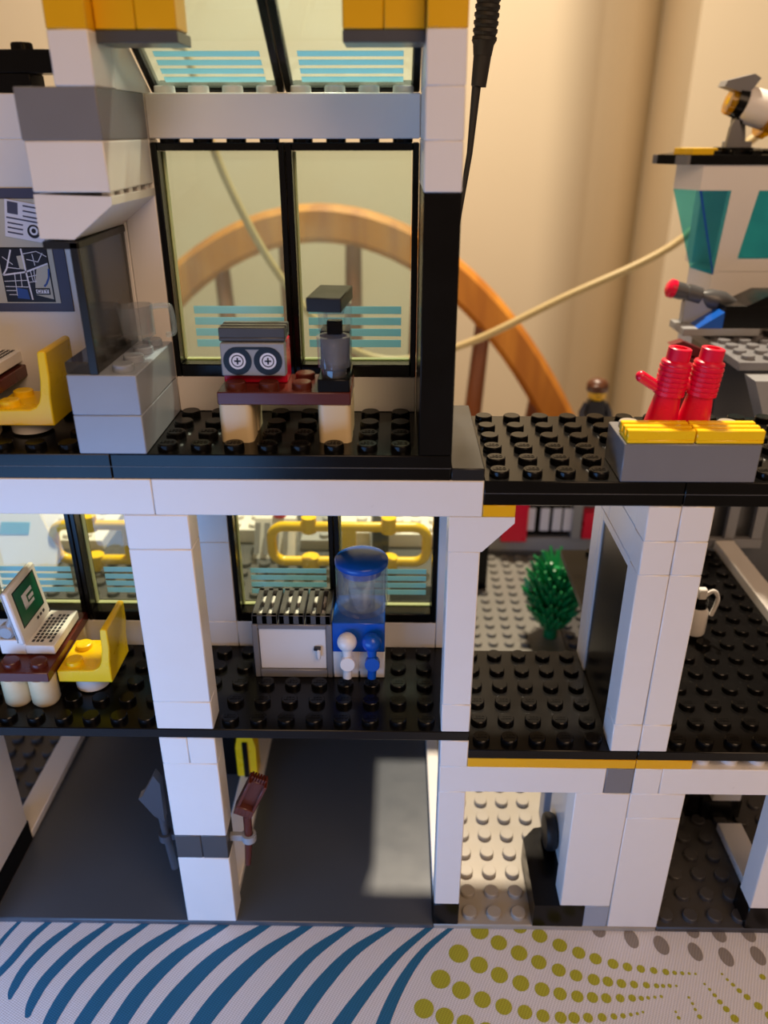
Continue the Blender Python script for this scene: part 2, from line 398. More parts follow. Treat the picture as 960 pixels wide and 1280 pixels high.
# chair behind the table
t = thing('wooden_chair', 'wooden bow-back chair with spindles standing behind the table', 'chair', (-1.5, 40, -94))
cx, cz, a, b_ = -1.4, -59.5, 40, 82
arc = []
for k in range(61):
    th = PI*(.085+(.83)*k/60)
    arc.append((cx+a*math.cos(th), 60, cz+b_*math.sin(th)))
arc = [p for p in arc if p[2] > -40]
m2 = MB('wood')
vs, fs = [], []
for i, p in enumerate(arc):
    q0, q1 = Vector(arc[max(i-1, 0)]), Vector(arc[min(i+1, len(arc)-1)])
    d = (q1-q0).normalized(); nrm = Vector((d.z, 0, -d.x))
    P = Vector(p)
    for u, w in ((-1.75, -.6), (-1.2, -1.1), (1.2, -1.1), (1.75, -.6), (1.75, .6), (1.2, 1.1), (-1.2, 1.1), (-1.75, .6)):
        vs.append(P-nrm*1.75+nrm*u+Vector((0, w, 0)))
for i in range(len(arc)-1):
    fs += [[i*8+k, i*8+(k+1) % 8, i*8+8+(k+1) % 8, i*8+8+k] for k in range(8)]
fs += [list(range(8)), list(range(len(vs)-8, len(vs)))]
m2.add(vs, fs); m2.build('bow', t)
def archz(x): return cz+b_*math.sqrt(max(0, 1-((x-cx)/a)**2))-3.2
for x in (-24, -17.6, -11.2, -4.6, 2, 8.7, 15.2, 21.4):
    m2 = MB('wooddark'); zt = archz(x); xb = cx+(x-cx)*.8
    m2.lathe([(0, 0), (.8, 0), (1.15, .5), (.85, 1), (0, 1)], n=12) if False else None
    dv = Vector((x-xb, 0, zt+39)); h = dv.length
    m2.lathe([(0, 0), (.75, 0), (1.15, h*.35), (1.0, h*.7), (.8, h), (0, h)], (xb, 60, -39), 14, None, dv.normalized())
    m2.build('spindle', t)
m2 = MB('wood'); m2.prism([(cx+38*math.cos(2*PI*k/28)*(1 if math.sin(2*PI*k/28) < 0 else .95), 38+24*math.sin(2*PI*k/28)) for k in range(28)], 'Z', -42, -38.5); m2.build('seat', t)
for sx in (-1, 1):
    for sy in (-1, 1):
        m2 = MB('wood'); m2.tube([(cx+sx*24, 38+sy*14, -42), (cx+sx*30, 38+sy*19, -94)], 2, 14, radii=[2.2, 1.5]); m2.build('leg', t)

# ================================================================== GROUND PLATES
mb = MB('road'); mb.box(-10, 8.0, 0, 22, TZ+.015, 0, b=.05)
tag(mb.build('road_plate', origin=(-1, 0, TZ)), 'smooth dark grey base sheet forming the floor of both garage bays', 'toy baseplate')
mb = MB('dbase'); mb.box(-24, -10.01, 0, 22, TZ+.015, 0, b=.05); mb.studs(-14, -10, 0, 14, 0, n=14)
tag(mb.build('baseplate', origin=(-17, 0, TZ)), 'dark studded baseplate left of the left garage bay', 'toy baseplate')
mb = MB('shadedbase'); mb.box(8.01, 16.99, 16.01, 32, TZ+.015, 0, b=.05); mb.studs(10, 17, 17, 31, 0, n=12, skip=inbox((15, 17, 19, 22)))
tag(mb.build('baseplate', origin=(12.5, 24, TZ)), 'far part of the pale studded baseplate, coloured darker for shade, under the green bush', 'toy baseplate')
mb = MB('base'); mb.box(8.01, 16.99, 0, 15.99, TZ+.015, 0, b=.05); mb.studs(9, 13, 0, 16, 0, n=18)
tag(mb.build('baseplate', origin=(12.5, 0, TZ)), 'pale sunlit studded baseplate seen through the lower middle doorway', 'toy baseplate')
mb = MB('dbase'); mb.box(17.0, 40, 0, 32, TZ+.015, 0, b=.05); mb.studs(17, 26, 0, 8, 0, n=16); mb.studs(17, 22, 17, 32, 0, n=10)
tag(mb.build('baseplate', origin=(28, 0, TZ)), 'dark studded baseplate at the lower right behind the white posts', 'toy baseplate')

# ================================================================== HELPERS FOR BUILDING PARTS
def column(name, label, cat, parts, loc, group=None):
    """parts: list of (partname, material, x0,x1,y0,y1,z0,z1)"""
    t = thing(name, label, cat, loc, group)
    for p in parts:
        m_ = MB(p[1]); m_.box(*p[2:8], b=.035); m_.build(p[0], t)
    return t

# ---- garage storey
banded = column('brick_post', 'white brick post with a grey band between the two garage bays', 'toy post', [
    ('brick', 'white', -2, 0, 0, 1, 0, 3.6), ('clip_brick', 'dgrey', -2, -1.005, 0, 1, 3.6, 4.8), ('clip_brick', 'dgrey', -.995, 0, 0, 1, 3.6, 4.8),
    ('brick', 'white', -2, 0, 0, 1, 4.8, 8.4), ('brick', 'white', -2, -1.005, 0, 1, 8.4, 9.6), ('brick', 'white', -.995, 0, 0, 1, 8.4, 9.6)], (-1, .5, 0))
column('brick_post', 'slim white post with black foot right of the right garage bay', 'toy post', [
    ('foot_brick', 'black', 8, 9, 0, 1, 0, 1.2), ('brick', 'white', 8, 9, 0, 1, 1.2, 7.2), ('brick', 'white', 8, 9, 0, 1, 8.4, 9.6)], (8.5, .5, 0))
column('brick_wall', 'white side wall with black foot at the left edge of the garage', 'toy wall', [
    ('foot_brick', 'black', -12, -10, -.6, 4, 0, 1.2), ('panel', 'white', -12, -10, -.6, 3.9, 1.2, 9.6)], (-11, 1.5, 0))
column('brick_post', 'wide white post standing on the base between the middle doorway and the right bay', 'toy post', [
    ('brick', 'white', 15.0, 17, 0, 1, 0, 6), ('brick', 'white', 15.0, 17, 0, 1, 6, 7.2)], (16, .5, 0))
t = column('brick_post', 'white double-width block raised on a black foot beside the middle doorway', 'toy post', [
    ('brick', 'white', 13, 14.98, 0, 1, 1.2, 7.2), ('foot_brick', 'bley', 14, 14.98, 0, 1, 0, 1.2)], (14, .5, 0))
m_ = MB('white'); m_.box(13.3, 13.8, 1.01, 4.4, 1.2, 8.3); m_.build('panel', t)
m_ = MB('black'); m_.prism([(12, 0), (14, 0), (14, 4.2), (13, 4), (12.55, 3.9), (12, 3.3)], 'Z', 0, 1.2); m_.build('foot_brick', t)
column('brick_wall', 'grey-white wall panel standing behind the raised white block of the middle doorway', 'toy wall', [
    ('panel', 'bley', 13.2, 14.2, 5.2, 6, 0, 8.0)], (13.7, 5.6, 0))
t = thing('car_wheel', 'black wheel half hidden behind the white block of the middle doorway', 'wheel', (13.0, 3, 1.2))
m_ = MB('rubber'); m_.lathe([(0, -.25), (.45, -.25), (.72, -.2), (.79, -.1), (.79, .1), (.72, .25), (0, .25)], (13.0, 3.0, 2.0), 24, None, 'X'); m_.build('tyre', t)
t = column('brick_post', 'white post with black foot cut off by the right edge of the photo', 'toy post', [
    ('foot_brick', 'black', 20.5, 23, 0, 1.2, 0, 1.2), ('brick', 'white', 20.5, 23, 0, 1, 1.2, 7.2)], (21.7, .5, 0))
t = column('brick_post', 'white post with black foot standing deep inside the right bay', 'toy post', [
    ('foot_brick', 'black', 20.6, 22.4, 5.6, 6.8, 0, 1.2), ('brick', 'white', 21, 22.3, 5.6, 6.8, 1.2, 8.4)], (21.5, 6, 0))
m_ = MB('black'); m_.box(20.0, 20.7, 5.8, 8.5, 0, 1.3); m_.build('kerb_brick', t)
def strip(x0, x1, y0, y1, z1, label, mat='white'):
    m_ = MB(mat); m_.box(x0, x1, y0, y1, .0, z1, b=.04)
    return tag(m_.build('tile_strip'), label, 'toy tile', 'white tile strips along the bays')
strip(-11.1, -10.02, 4.1, 14, .4, 'white tile strip on the floor by the left wall of the garage')
strip(-1.2, -.1, 1.2, 14, .4, 'white tile strip on the floor behind the banded post')
strip(8.02, 8.6, 1.2, 14, .4, 'thin white tile strip behind the slim post of the right garage bay')
strip(21.2, 22.3, .3+.95, 5.1, .4, 'pinkish white tile strip on the dark base in the right bay')

# beams over the ground storey
t = thing('brick_beam', 'white beam with one grey brick under the yellow plates of the right floor', 'toy beam', (13, .5, 7.2))
for x0, x1, mt in ((8, 14, 'white'), (14, 14.99, 'mgrey'), (15.01, 16, 'white'), (16, 25, 'white')):
    m_ = MB(mt); m_.box(x0+.004, x1-.004, 0, 1, 7.2, 8.4)
    if x0 == 16: m_.studs(17, 25, 0, 1, 8.4)
    m_.build('brick', t)
t = thing('edge_strip', 'thin yellow plates running under the black floor of the right wing', 'toy plate', (13, .5, 8.4))
for x0, x1 in ((9, 14.99), (15.01, 17)):
    m_ = MB('yellow2'); m_.box(x0, x1, 0, 1, 8.4, 8.8, b=.02); m_.build('plate', t)

# ---- middle storey floors
def floorplate(name, label, x0, x1, y0, y1, z0, z1, studs, logos=None, skip=None, mat='black', seams=()):
    m_ = MB(mat); m_.box(x0, x1, y0, y1, z0, z1, b=.03)
    for zz in seams: m_.box(x0-.002, x1+.002, y0-.012, y0+.05, zz-.012, zz+.012, 'dgrey', b=.004)
    if studs: m_.studs(*studs, z1, skip=skip)
    if logos: logo_studs(m_, *logos, z1, mat, skip=skip)
    return tag(m_.build(name, origin=((x0+x1)/2, (y0+y1)/2, z0)), label, 'toy floor plate')
floorplate('floor_plate', 'black studded plate, floor of the middle storey with the blue water cooler', -14, 9, 0, 6, 9.6, 10, (-12, 8, 0, 5), (0, 8, 0, 3),
           skip=inbox((-2, 0, 0, 1), (1, 4, 3, 5), (4, 6, 3, 5), (-8, -6, 1, 2), (-8, -6, 4, 5), (-6, -4, 2, 3)))
floorplate('floor_plate', 'black studded plate in front of the green bush, right wing floor', 9, 14.99, 0, 6, 8.8, 9.2, (9, 14, 0, 6), (9, 14, 0, 4))
floorplate('floor_plate', 'dark studded plate right of the joined white posts, carrying the pale bottle', 15.01, 24, 0, 15, 8.8, 9.2, (16, 23, 0, 15), (16, 23, 0, 3))

# middle storey posts and beams
t = column('brick_post', 'white brick post of the middle storey between the yellow chair and the grey cupboard', 'toy post', [
    ('brick', 'white', -2, 0, 0, 1, 10, 11.2), ('brick', 'white', -2, 0, 0, 1, 11.2, 17.2), ('brick', 'white', -2, 0, 0, 1, 17.2, 18.4)], (-1, .5, 10))
t = column('brick_post', 'white brick post right of the water cooler with a sloping bracket at its top', 'toy post', [
    ('brick', 'white', 8, 9, 0, 1, 10, 11.2), ('brick', 'white', 8, 9, 0, 1, 11.2, 17.2)], (8.5, .5, 10))
m_ = MB('white'); m_.prism([(8, 17.2), (9.05, 17.2), (10, 18.2), (10, 18.4), (8, 18.4)], 'Y', 0, 1); m_.build('sloped_brick', t)
m_ = MB('yellow2'); m_.box(9.01, 10, 0, 1, 18.41, 18.8, b=.02); tag(m_.build('yellow_plate'), 'small yellow plate on the sloping bracket under the black roof', 'toy plate')
t = column('brick_post', 'pinkish white brick post with black door opening, left one of the joined pair', 'toy post', [
    ('brick', 'white', 14, 14.99, 0, 1, 9.2, 10.4), ('brick', 'white', 14, 14.99, 0, 1, 10.4, 16.4), ('brick', 'white', 14, 14.99, 0, 1, 16.4, 17.6), ('brick', 'white', 14, 14.99, 0, 1, 17.6, 18.8)], (14.5, .5, 9.2))
column('brick_post', 'pinkish white brick post beside the dark room, right one of the joined pair', 'toy post', [
    ('brick', 'white', 15.01, 16, 0, 1, 9.2, 10.4), ('brick', 'white', 15.01, 16, 0, 1, 10.4, 16.4), ('brick', 'white', 15.01, 16, 0, 1, 16.4, 17.6), ('brick', 'white', 15.01, 16, 0, 1, 17.6, 18.8)], (15.5, .5, 9.2))
# door wall behind the left post
t = thing('toy_door', 'black door leaf in a white frame behind the joined posts', 'toy door', (14.5, 3, 9.2))
m_ = MB('white'); m_.box(14.02, 14.98, 1.01, 1.2, 9.2, 16.4); m_.box(14.02, 14.98, 4.65, 5, 9.2, 16.4); m_.box(14.02, 14.98, 1.2, 4.65, 16.05, 16.4); m_.build('door_frame', t)
m_ = MB('black'); m_.box(14.08, 14.4, 1.2, 4.65, 9.2, 16.05); m_.build('door_leaf', t)
m_ = MB('black'); m_.box(14.02, 14.98, 1.2, 4.65, 9.2, 9.3); m_.build('threshold', t) if False else None
t = thing('brick_wall', 'glossy white bricks above and behind the black door', 'toy wall', (14.5, 4, 9.2))
for y0, y1, z0, z1 in ((1.01, 4, 16.41, 17.6), (4, 6, 16.41, 17.6), (1.01, 3, 17.6, 18.8), (3, 6, 17.6, 18.8), (5.01, 6, 9.2, 16.4)):
    m_ = MB('white'); m_.box(14.02, 14.98, y0, y1-.01, z0, z1); m_.build('brick', t)

t = thing('brick_beam', 'long white brick beam under the black upper deck', 'toy beam', (0, .5, 18.4))
for x0, x1 in ((-14, -1.005), (-.995, 9)):
    m_ = MB('white'); m_.box(x0, x1, 0, 1, 18.4, 19.6); m_.build('brick', t)

# back wall of the middle storey
t = thing('brick_wall', 'low white brick course and piers below the middle storey windows', 'toy wall', (0, 5.5, 10))
for x0, x1, z0, z1 in ((-10, -2, 10, 11.2), (-2, 0, 10, 11.2), (0, 8, 10, 11.2), (8, 9, 10, 18.4), (-2, 0, 11.2, 14.8), (-2, 0, 14.8, 18.4)):
    m_ = MB('white'); m_.box(x0+.005, x1-.005, 5, 6, z0, z1); m_.build('brick', t)

def window(x0, x1, y0, z0, z1, label, stripes, group, studs=True):
    """a framed clear toy window with four sky blue printed stripes"""
    t = thing('toy_window', label, 'toy window', ((x0+x1)/2, y0+.5, z0), group)
    m_ = MB('black'); e = .2
    zt = z1-.1
    m_.box(x0+.01, x0+e, y0, y0+.98, z0, zt); m_.box(x1-e, x1-.01, y0, y0+.98, z0, zt)
    m_.box(x0+e, x1-e, y0, y0+.98, z0, z0+.42); m_.box(x0+e, x1-e, y0, y0+.98, zt-.22, zt)
    if studs:
        for k in range(int(x1-x0)): m_.lathe([(.3, 0), (.3, .1), (0, .1)], (x0+k+.5, y0+.5, zt), 16)
    m_.build('frame', t)
    g = MB('pane' if z0 > 20 else 'panelow'); ya, yb = y0+.8, y0+.92
    g.box(x0+e+.02, x1-e-.02, ya, yb, z0+.44, zt-.24, b=.02)
    p = g.build('pane', t)
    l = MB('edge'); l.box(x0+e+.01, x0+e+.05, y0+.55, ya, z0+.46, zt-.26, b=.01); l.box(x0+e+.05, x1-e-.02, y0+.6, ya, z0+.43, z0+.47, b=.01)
    tag(l.build('pane_glint_rim', t), 'pale rim of the clear pane with its glint put into the colour')
    s_ = MB('teal')
    xa, xb = x0+stripes[0], x0+stripes[1]
    for k in range(4):
        za = stripes[2]+k*stripes[3]
        s_.box(xa, xb, ya-.015, ya-.004, za, za+stripes[4], b=.002)
    st = s_.build('striped_sticker', t); tag(st, 'sticker of four sky blue stripes')
    return t
G = 'black framed clear windows'
window(-1, 3, 4, 21.6, 28.8, 'tall upper storey window behind the tape recorder', (.62, 3.6, 22.42, .37, .25), G)
window(3, 7, 4, 21.6, 28.8, 'tall upper storey window behind the coffee machine', (.42, 3.5, 22.42, .37, .25), G)
window(0, 4, 5, 11.2, 18.4, 'middle storey window behind the grey cupboard', (.55, 3.6, 12.05, .32, .22), G)
window(4, 8, 5, 11.2, 18.4, 'middle storey window behind the water cooler', (.5, 3.6, 12.05, .32, .22), G)
window(-6, -2, 5, 11.2, 18.4, 'middle storey window left of the white post, behind the yellow chair', (.65, 3.6, 12.05, .32, .22), G)
window(-10, -6, 5, 11.2, 18.4, 'middle storey window at the left edge, behind the toy computer', (.4, 3.3, 12.05, .32, .22), G)

# ---- upper deck
floorplate('deck_plate', 'black studded deck plate of the upper storey under the yellow chair', -14, -2.13, 0, 6, 19.6, 20.4, (-12, -3, 0, 4), skip=inbox((-8, -6, 1, 2), (-6, -4, 1, 3)), seams=(20.0,))
floorplate('deck_plate', 'black studded deck plate of the upper storey under the brown coffee table', -2.12, 8, 0, 6, 19.6, 20.4, (-1, 7, 0, 4), (-1, 7, 0, 2), skip=inbox((1, 2, 1, 3), (4, 5, 1, 3)), seams=(20.0,))
m_ = MB('blacksoft'); m_.box(8.01, 9, 0, 6, 19.6, 20.0, b=.03); tag(m_.build('smooth_tile', origin=(8.5, 3, 19.6)), 'smooth dull black tile beside the foot of the black pillar', 'toy tile')
# right roof
roofskip = inbox((13, 17, 0, 2))
floorplate('roof_plate', 'black studded roof plate beside the smooth tile, right wing', 9.01, 14.99, 0, 6, 18.8, 19.6, (9, 15, 0, 6), (9, 13, 0, 5), skip=roofskip, seams=(19.2,))
floorplate('roof_plate', 'black studded roof plate at the right edge beyond the red megaphones', 15.01, 24, 0, 6, 18.8, 19.6, (15, 24, 0, 6), (17, 21, 0, 3), skip=roofskip, seams=(19.2,))

# upper storey walls
t = thing('brick_wall', 'white brick course under the tall windows and left wall of the upper storey', 'toy wall', (0, 4.5, 20.4))
for x0, x1, z0, z1 in ((-1, 7, 20.4, 21.6), (-2, -1, 20.4, 28.8), (-10, -2, 20.4, 28.8)):
    m_ = MB('white'); m_.box(x0+.005, x1-.005, 4, 5, z0, z1); m_.build('brick', t)
t = thing('brick_beam', 'white studded beam above the tall upper windows', 'toy beam', (3, 4.5, 28.8))
m_ = MB('white'); m_.box(-.995, 7, 4, 5, 28.8, 30); m_.studs(-1, 7, 4, 5, 30); m_.build('brick', t)
m_ = MB('white'); m_.box(-10, -1.005, 4, 5, 28.8, 30); m_.build('brick', t)
t = thing('brick_pillar', 'tall right pillar, black below and white above with a yellow cap', 'toy pillar', (7.5, 2.5, 20.4))
for nm, mt, z0, z1 in (('panel', 'black', 20.4, 27.6), ('brick', 'white', 27.6, 28.8), ('brick', 'white', 28.8, 30), ('brick', 'white', 30, 31.2), ('cap_brick', 'yellow2', 31.2, 33.6)):
    m_ = MB(mt); m_.box(7.02, 8, 0, 5, z0, z1); m_.build(nm, t)
t = thing('brick_pillar', 'left pillar of stacked grey and white bricks with an undercut slope above the smoked screen', 'toy pillar', (-2, 2, 26.4))
m_ = MB('white'); m_.M = Matrix.Translation((-2, 2, 27.5)) @ Matrix.Rotation(math.radians(1.6), 4, 'Y') @ Matrix.Rotation(math.radians(-.6), 4, 'X') @ Matrix.Translation((2, -2, -27.5))
m_.prism([(-3, 26.42), (-2.1, 26.42), (-1.0, 27.3), (-1.0, 27.5), (-3, 27.5)], 'Y', 0, 4)
m_.build('sloped_brick', t)
m_ = MB('white'); m_.box(-3, -1.01, 0, 4, 27.6, 28.8); m_.build('brick', t)
m_ = MB('white')
for k in range(5): m_.box(-1.35, -1.1, .3+k*.8, .6+k*.8, 27.42, 27.6, b=.01)
m_.build('underside_rib', t)
m_ = MB('mgrey'); m_.box(-3.05, -1.01, 0, 4, 28.8, 30); m_.build('brick', t)
m_ = MB('white'); m_.box(-2, -1.01, 0, 1.6, 30, 31.2); m_.build('brick', t)
m_ = MB('white'); m_.prism([(1.6, 30), (4.9, 30), (1.6, 32.0)], 'X', -2, -1.01); m_.build('wedge_brick', t)
m_ = MB('yellow2'); m_.box(-2, -1.01, 0, 1.6, 31.2, 33.6); m_.build('cap_brick', t)

# skylight
def skylight(x0, x1, label):
    t = thing('sloped_window', label, 'toy window', ((x0+x1)/2, 3, 30), 'sloped roof windows')
    A = math.atan2(3.2, 5.0)
    T = Matrix.Translation((0, 4.85, 30.02)) @ Matrix.Rotation(-A, 4, 'X') @ Matrix.Scale(-1, 4, (0, 1, 0))   # local +y runs up the slope
    Lh = 6.6
    m_ = MB('black'); m_.M = T
    m_.box(x0+.01, x0+.24, 0, Lh, 0, .35); m_.box(x1-.24, x1-.01, 0, Lh, 0, .35); m_.box(x0+.24, x1-.24, 0, .12, 0, .35); m_.box(x0+.24, x1-.24, Lh-.3, Lh, 0, .35)
    m_.build('frame', t)
    g = MB('pane'); g.M = T; g.box(x0+.24, x1-.24, .12, Lh-.3, .08, .18, b=.02); g.build('pane', t)
    s_ = MB('teal'); s_.M = T
    for k in range(4): s_.box(x0+.55, x1-.5, .42+k*.36, .64+k*.36, .055, .07, b=.002)
    tag(s_.build('striped_sticker', t), 'sticker of four sky blue stripes')
skylight(-1, 3, 'left sloped roof window with blue stripes above the studded beam')
skylight(3, 7, 'right sloped roof window with blue stripes above the studded beam')
for x0, x1, lb in ((-.99, 1, 'dark grey and yellow roof edge block at the top left beside the left pillar'), (5, 7.0, 'dark grey and yellow roof edge block at the top beside the right pillar')):
    t = thing('roof_block', lb, 'toy roof brick', ((x0+x1)/2, 1, 30.9), 'roof edge blocks')
    m_ = MB('dgrey'); m_.box(x0, x1, .5, 1.9, 30.95, 31.22, b=.02); m_.build('plate', t)
    for k in range(2):
        m_ = MB('yellow2'); m_.box(x0+k*1.0+.003, x0+k*1.0+.99, .5, 1.6, 31.23, 32.6); m_.build('brick', t)
# black bits on the left roof
m_ = MB('black'); m_.box(-10, -3.5, 4.0, 5, 30.5, 31.1); m_.studs(-10, -4, 4, 5, 31.1); m_.box(-10, -4.2, 4, 5, 30.0, 30.5)
tag(m_.build('roof_plate', origin=(-6.5, 4.5, 30)), 'black studded plate on the roof at the top left corner', 'toy plate')
m_ = MB('dgrey'); m_.box(-3.95, -3.2, 5.2, 6, 30.0, 36); tag(m_.build('roof_post'), 'dark grey upright post at the top left corner', 'toy post')

# ---- upper storey contents
t = thing('counter_block', 'blue-grey two-brick counter under the smoked screen', 'toy counter', (-2, 2, 20.4))
for z0 in (20.4, 21.6):
    m_ = MB('bley'); m_.box(-3, -1.0, 0, 4, z0, z0+1.195)
    if z0 > 21: m_.studs(-2, -1, 0, 4, 22.8)
    m_.build('brick', t)
t = thing('smoked_screen', 'smoked clear screen standing on the blue-grey counter', 'toy screen', (-2.5, 2, 22.8))
m_ = MB('smoke'); m_.box(-2.28, -2.08, .05, 3.95, 22.8, 26.38, b=.02); m_.build('pane', t)
m_ = MB('smoke'); m_.box(-3, -2.28, .05, 3.95, 22.8, 23.15, b=.02); m_.build('foot', t)
m_ = MB('blacksoft'); m_.box(-2.3, -2.06, .0, .1, 22.8, 26.38, b=.02); m_.box(-3, -2.06, 0.0, 4, 26.2, 26.4, b=.02); tag(m_.build('dark_edge', t), 'dark edge of the smoked screen')
t = thing('glass_mug', 'clear toy mug with a square handle on the blue-grey counter', 'mug', (-1.5, 2.5, 22.98))
m_ = MB('pane3'); m_.M = Matrix.Translation((-1.55, 2.5, 23.0)) @ Matrix.Rotation(math.radians(-3), 4, 'Y')
m_.lathe([(0, 0), (.3, 0), (.3, .22), (.42, .3), (.5, .34), (.55, 1.25), (.5, 1.25), (.45, .42), (0, .4)], n=32); m_.build('cup', t)
m_ = MB('pane3'); m_.M = Matrix.Translation((-1.55, 2.5, 23.0)) @ Matrix.Rotation(math.radians(-3), 4, 'Y')
m_.tube(smoothpath([(.5, 0, 1.18), (.95, 0, 1.2), (1.1, 0, 1.1), (1.12, 0, .5), (1.02, 0, .34), (.85, 0, .32)], 5), .085, 10); m_.build('handle', t)

def toy_chair(x0, y0, z0, label, fh):
    """2 x 2 seat facing -X with a rounded back"""
    t = thing('toy_chair', label, 'toy chair', (x0+1, y0+1, z0), 'yellow toy chairs')
    m_ = MB('white'); m_.lathe([(0, 0), (.45, 0), (.62, .08), (.62, fh), (0, fh)], (x0+.85, y0+.95, z0), 24); m_.build('foot', t)
    z = z0+fh
    m_ = MB('yellow')
    prof = [(0, 0), (1.98, 0), (1.98, .35), (2.0, .9), (2.08, 1.5), (2.1, 2.25), (2.05, 2.32), (1.9, 2.32), (1.84, 2.25), (1.78, 1.4), (1.7, .95), (1.62, .74), (1.5, .6), (1.3, .52), (0, .5)]
    m_.prism([(x0+p[0], z+p[1]) for p in prof], 'Y', y0+.02, y0+1.98)
    m_.stud(x0+.5, y0+.5, z+.5); m_.stud(x0+.5, y0+1.5, z+.5)
    o = m_.build('seat', t, smooth=30)
    md = o.modifiers.new('bevel', 'BEVEL'); md.width = .04*U; md.segments = 2; md.limit_method = 'ANGLE'; md.angle_limit = math.radians(40)
    return t
toy_chair(-6.05, 1.05, 20.4, 'yellow toy chair on the upper deck beside the blue-grey counter', .48)
toy_chair(-5.95, 1.55, 10, 'yellow toy chair in the middle storey beside the white post', .78)

def rleg(m_, x, y, z0, z1):
    r, k = .5, .2; pts = []
    for cx_, cy_, a0 in ((r-k, r-k, 0), (-(r-k), r-k, 90), (-(r-k), -(r-k), 180), (r-k, -(r-k), 270)):
        for q in range(6):
            a_ = math.radians(a0+q*18); pts.append((x+cx_+k*math.cos(a_), y+cy_+k*math.sin(a_)))
    m_.prism(pts, 'Z', z0, z1)
def desk(z, label, dx=0):
    t = thing('toy_desk', label, 'toy desk', (-7+dx, 3, z), 'brown toy desks')
    for x in (-7.5, -6.5):
        for y in (1.5, 4.5):
            m_ = MB('tan'); m_.lathe([(0, 0), (.42, 0), (.5, .12), (.5, 1.2), (0, 1.2)], (x+dx, y, z), 28) ; m_.build('leg', t)
    m_ = MB('brown'); m_.box(-8+dx, -6+dx, 1, 5, z+1.2, z+1.6); m_.studs(-8+dx, -6+dx, 1, 2, z+1.6); m_.studs(-8+dx, -6+dx, 4, 5, z+1.6); m_.build('tabletop', t)
    return t
desk(10, 'brown toy desk on tan legs in the middle storey carrying the green-screen computer')
desk(20.4, 'brown toy desk at the left edge of the upper deck', 0)
def computer(z, label):
    t = thing('toy_computer', label, 'toy computer', (-7, 3, z), 'white toy computers')
    m_ = MB('white'); m_.box(-7.15, -6.08, 2, 4.4, z+.05, z+.42); m_.box(-8.1, -7.15, 2.05, 4.3, z, z+.62); m_.build('keyboard', t)
    m_ = MB('navy')
    for i in range(5):
        for j in range(9):
            if (i, j) in ((1, 8), (3, 0)): continue
            m_.box(-7.0+i*.16, -6.9+i*.16, 2.25+j*.21, 2.4+j*.21, z+.418, z+.432, b=.002)
    m_.build('key', t)
    T = Matrix.Translation((-7.12, 0, z+.45)) @ Matrix.Rotation(math.radians(-7), 4, 'Y')
    m_ = MB('white'); m_.M = T; m_.box(-.22, 0, 2, 4.35, 0, 2.2, b=.06); m_.box(-.3, -.22, 2.05, 4.3, .05, 2.15, 'lgrey'); m_.build('monitor', t)
    m_ = MB('ink'); m_.M = T; m_.box(-.01, .006, 2.3, 4.1, .5, 2.0, b=.003)
    m_.box(.0, .012, 2.37, 4.03, .56, 1.94, 'screen', b=.003)
    for a_, b2, c_, d_ in ((2.8, 3.1, 1.0, 1.6), (3.1, 3.6, 1.45, 1.6), (2.8, 3.55, 1.0, 1.12), (3.2, 3.6, 1.2, 1.34)): m_.box(.01, .018, a_, b2, c_, d_, 'paper', b=.002)
    for j in range(3): m_.box(.0, .01, 3.3+j*.25, 3.45+j*.25, .25, .36, 'navy', b=.002)
    tag(m_.build('screen', t), 'green display showing a pale emblem')
    m_ = MB('lgrey'); m_.lathe([(0, 0), (.12, 0), (.22, .0), (.3, .08), (.3, .34), (.0, .34)], (-7.75, 2.0, z+.95), 20, None, 'Y'); m_.tube([(-7.75, 2.2, z+.95), (-7.45, 2.2, z+1.5)], .16, 12); m_.build('hinge', t)
    return t
computer(11.65, 'white toy computer with green screen on the middle storey desk')
computer(22.05, 'white toy computer at the left edge of the upper deck, barely in view')

# whiteboard with notice and map
t = thing('notice_board', 'beige notice board with grey border holding a town map and a news sheet', 'notice board', (-6.5, 3.95, 23.8))
m_ = MB('slate'); m_.box(-9, -4.05, 3.955, 3.995, 23.75, 27.45, b=.01); m_.build('border', t)
m_ = MB('cream'); m_.box(-8.7, -4.42, 3.93, 3.955, 24.02, 27.15, b=.005); m_.build('board', t)
m_ = MB('ink'); yb = 3.925
x0, x1, z0, z1 = -6.1, -4.62, 24.1, 25.7
m_.box(x0-.04, x1+.04, yb-.003, yb+.008, z0-.04, z1+.04, b=.001)
m_.box(x0, x1, yb-.01, yb, z0, z1, 'navy', b=.001)
def pl(pts, w, mat, d=.016):      # printed line on the board
    for (xa, za), (xb, zb) in zip(pts, pts[1:]):
        L = math.hypot(xb-xa, zb-za); nx_, nz_ = -(zb-za)/L*w/2, (xb-xa)/L*w/2
        m_.quad([(xa+nx_, yb-d, za+nz_), (xb+nx_, yb-d, zb+nz_), (xb-nx_, yb-d, zb-nz_), (xa-nx_, yb-d, za-nz_)], mat)
def mp(u, w): return (x0+u*(x1-x0), z0+w*(z1-z0))
m_.quad([(mp(u, w)[0], yb-.012, mp(u, w)[1]) for u, w in ((.62, .12), (1, .03), (1, .7), (.74, .62), (.66, .35))], 'cream')
m_.quad([(mp(u, w)[0], yb-.012, mp(u, w)[1]) for u, w in ((.38, .62), (.52, .6), (.52, .88), (.36, .86))], 'cream')
m_.quad([(mp(u, w)[0], yb-.012, mp(u, w)[1]) for u, w in ((.22, .05), (.48, .03), (.46, .22), (.22, .26))], 'pblue')
for q in ([(.0, .5), (.5, .56), (1, .72)], [(.48, 1), (.5, .6), (.54, .02)], [(.26, .98), (.1, .62), (0, .5)]): pl([mp(*p) for p in q], .05, 'paper')
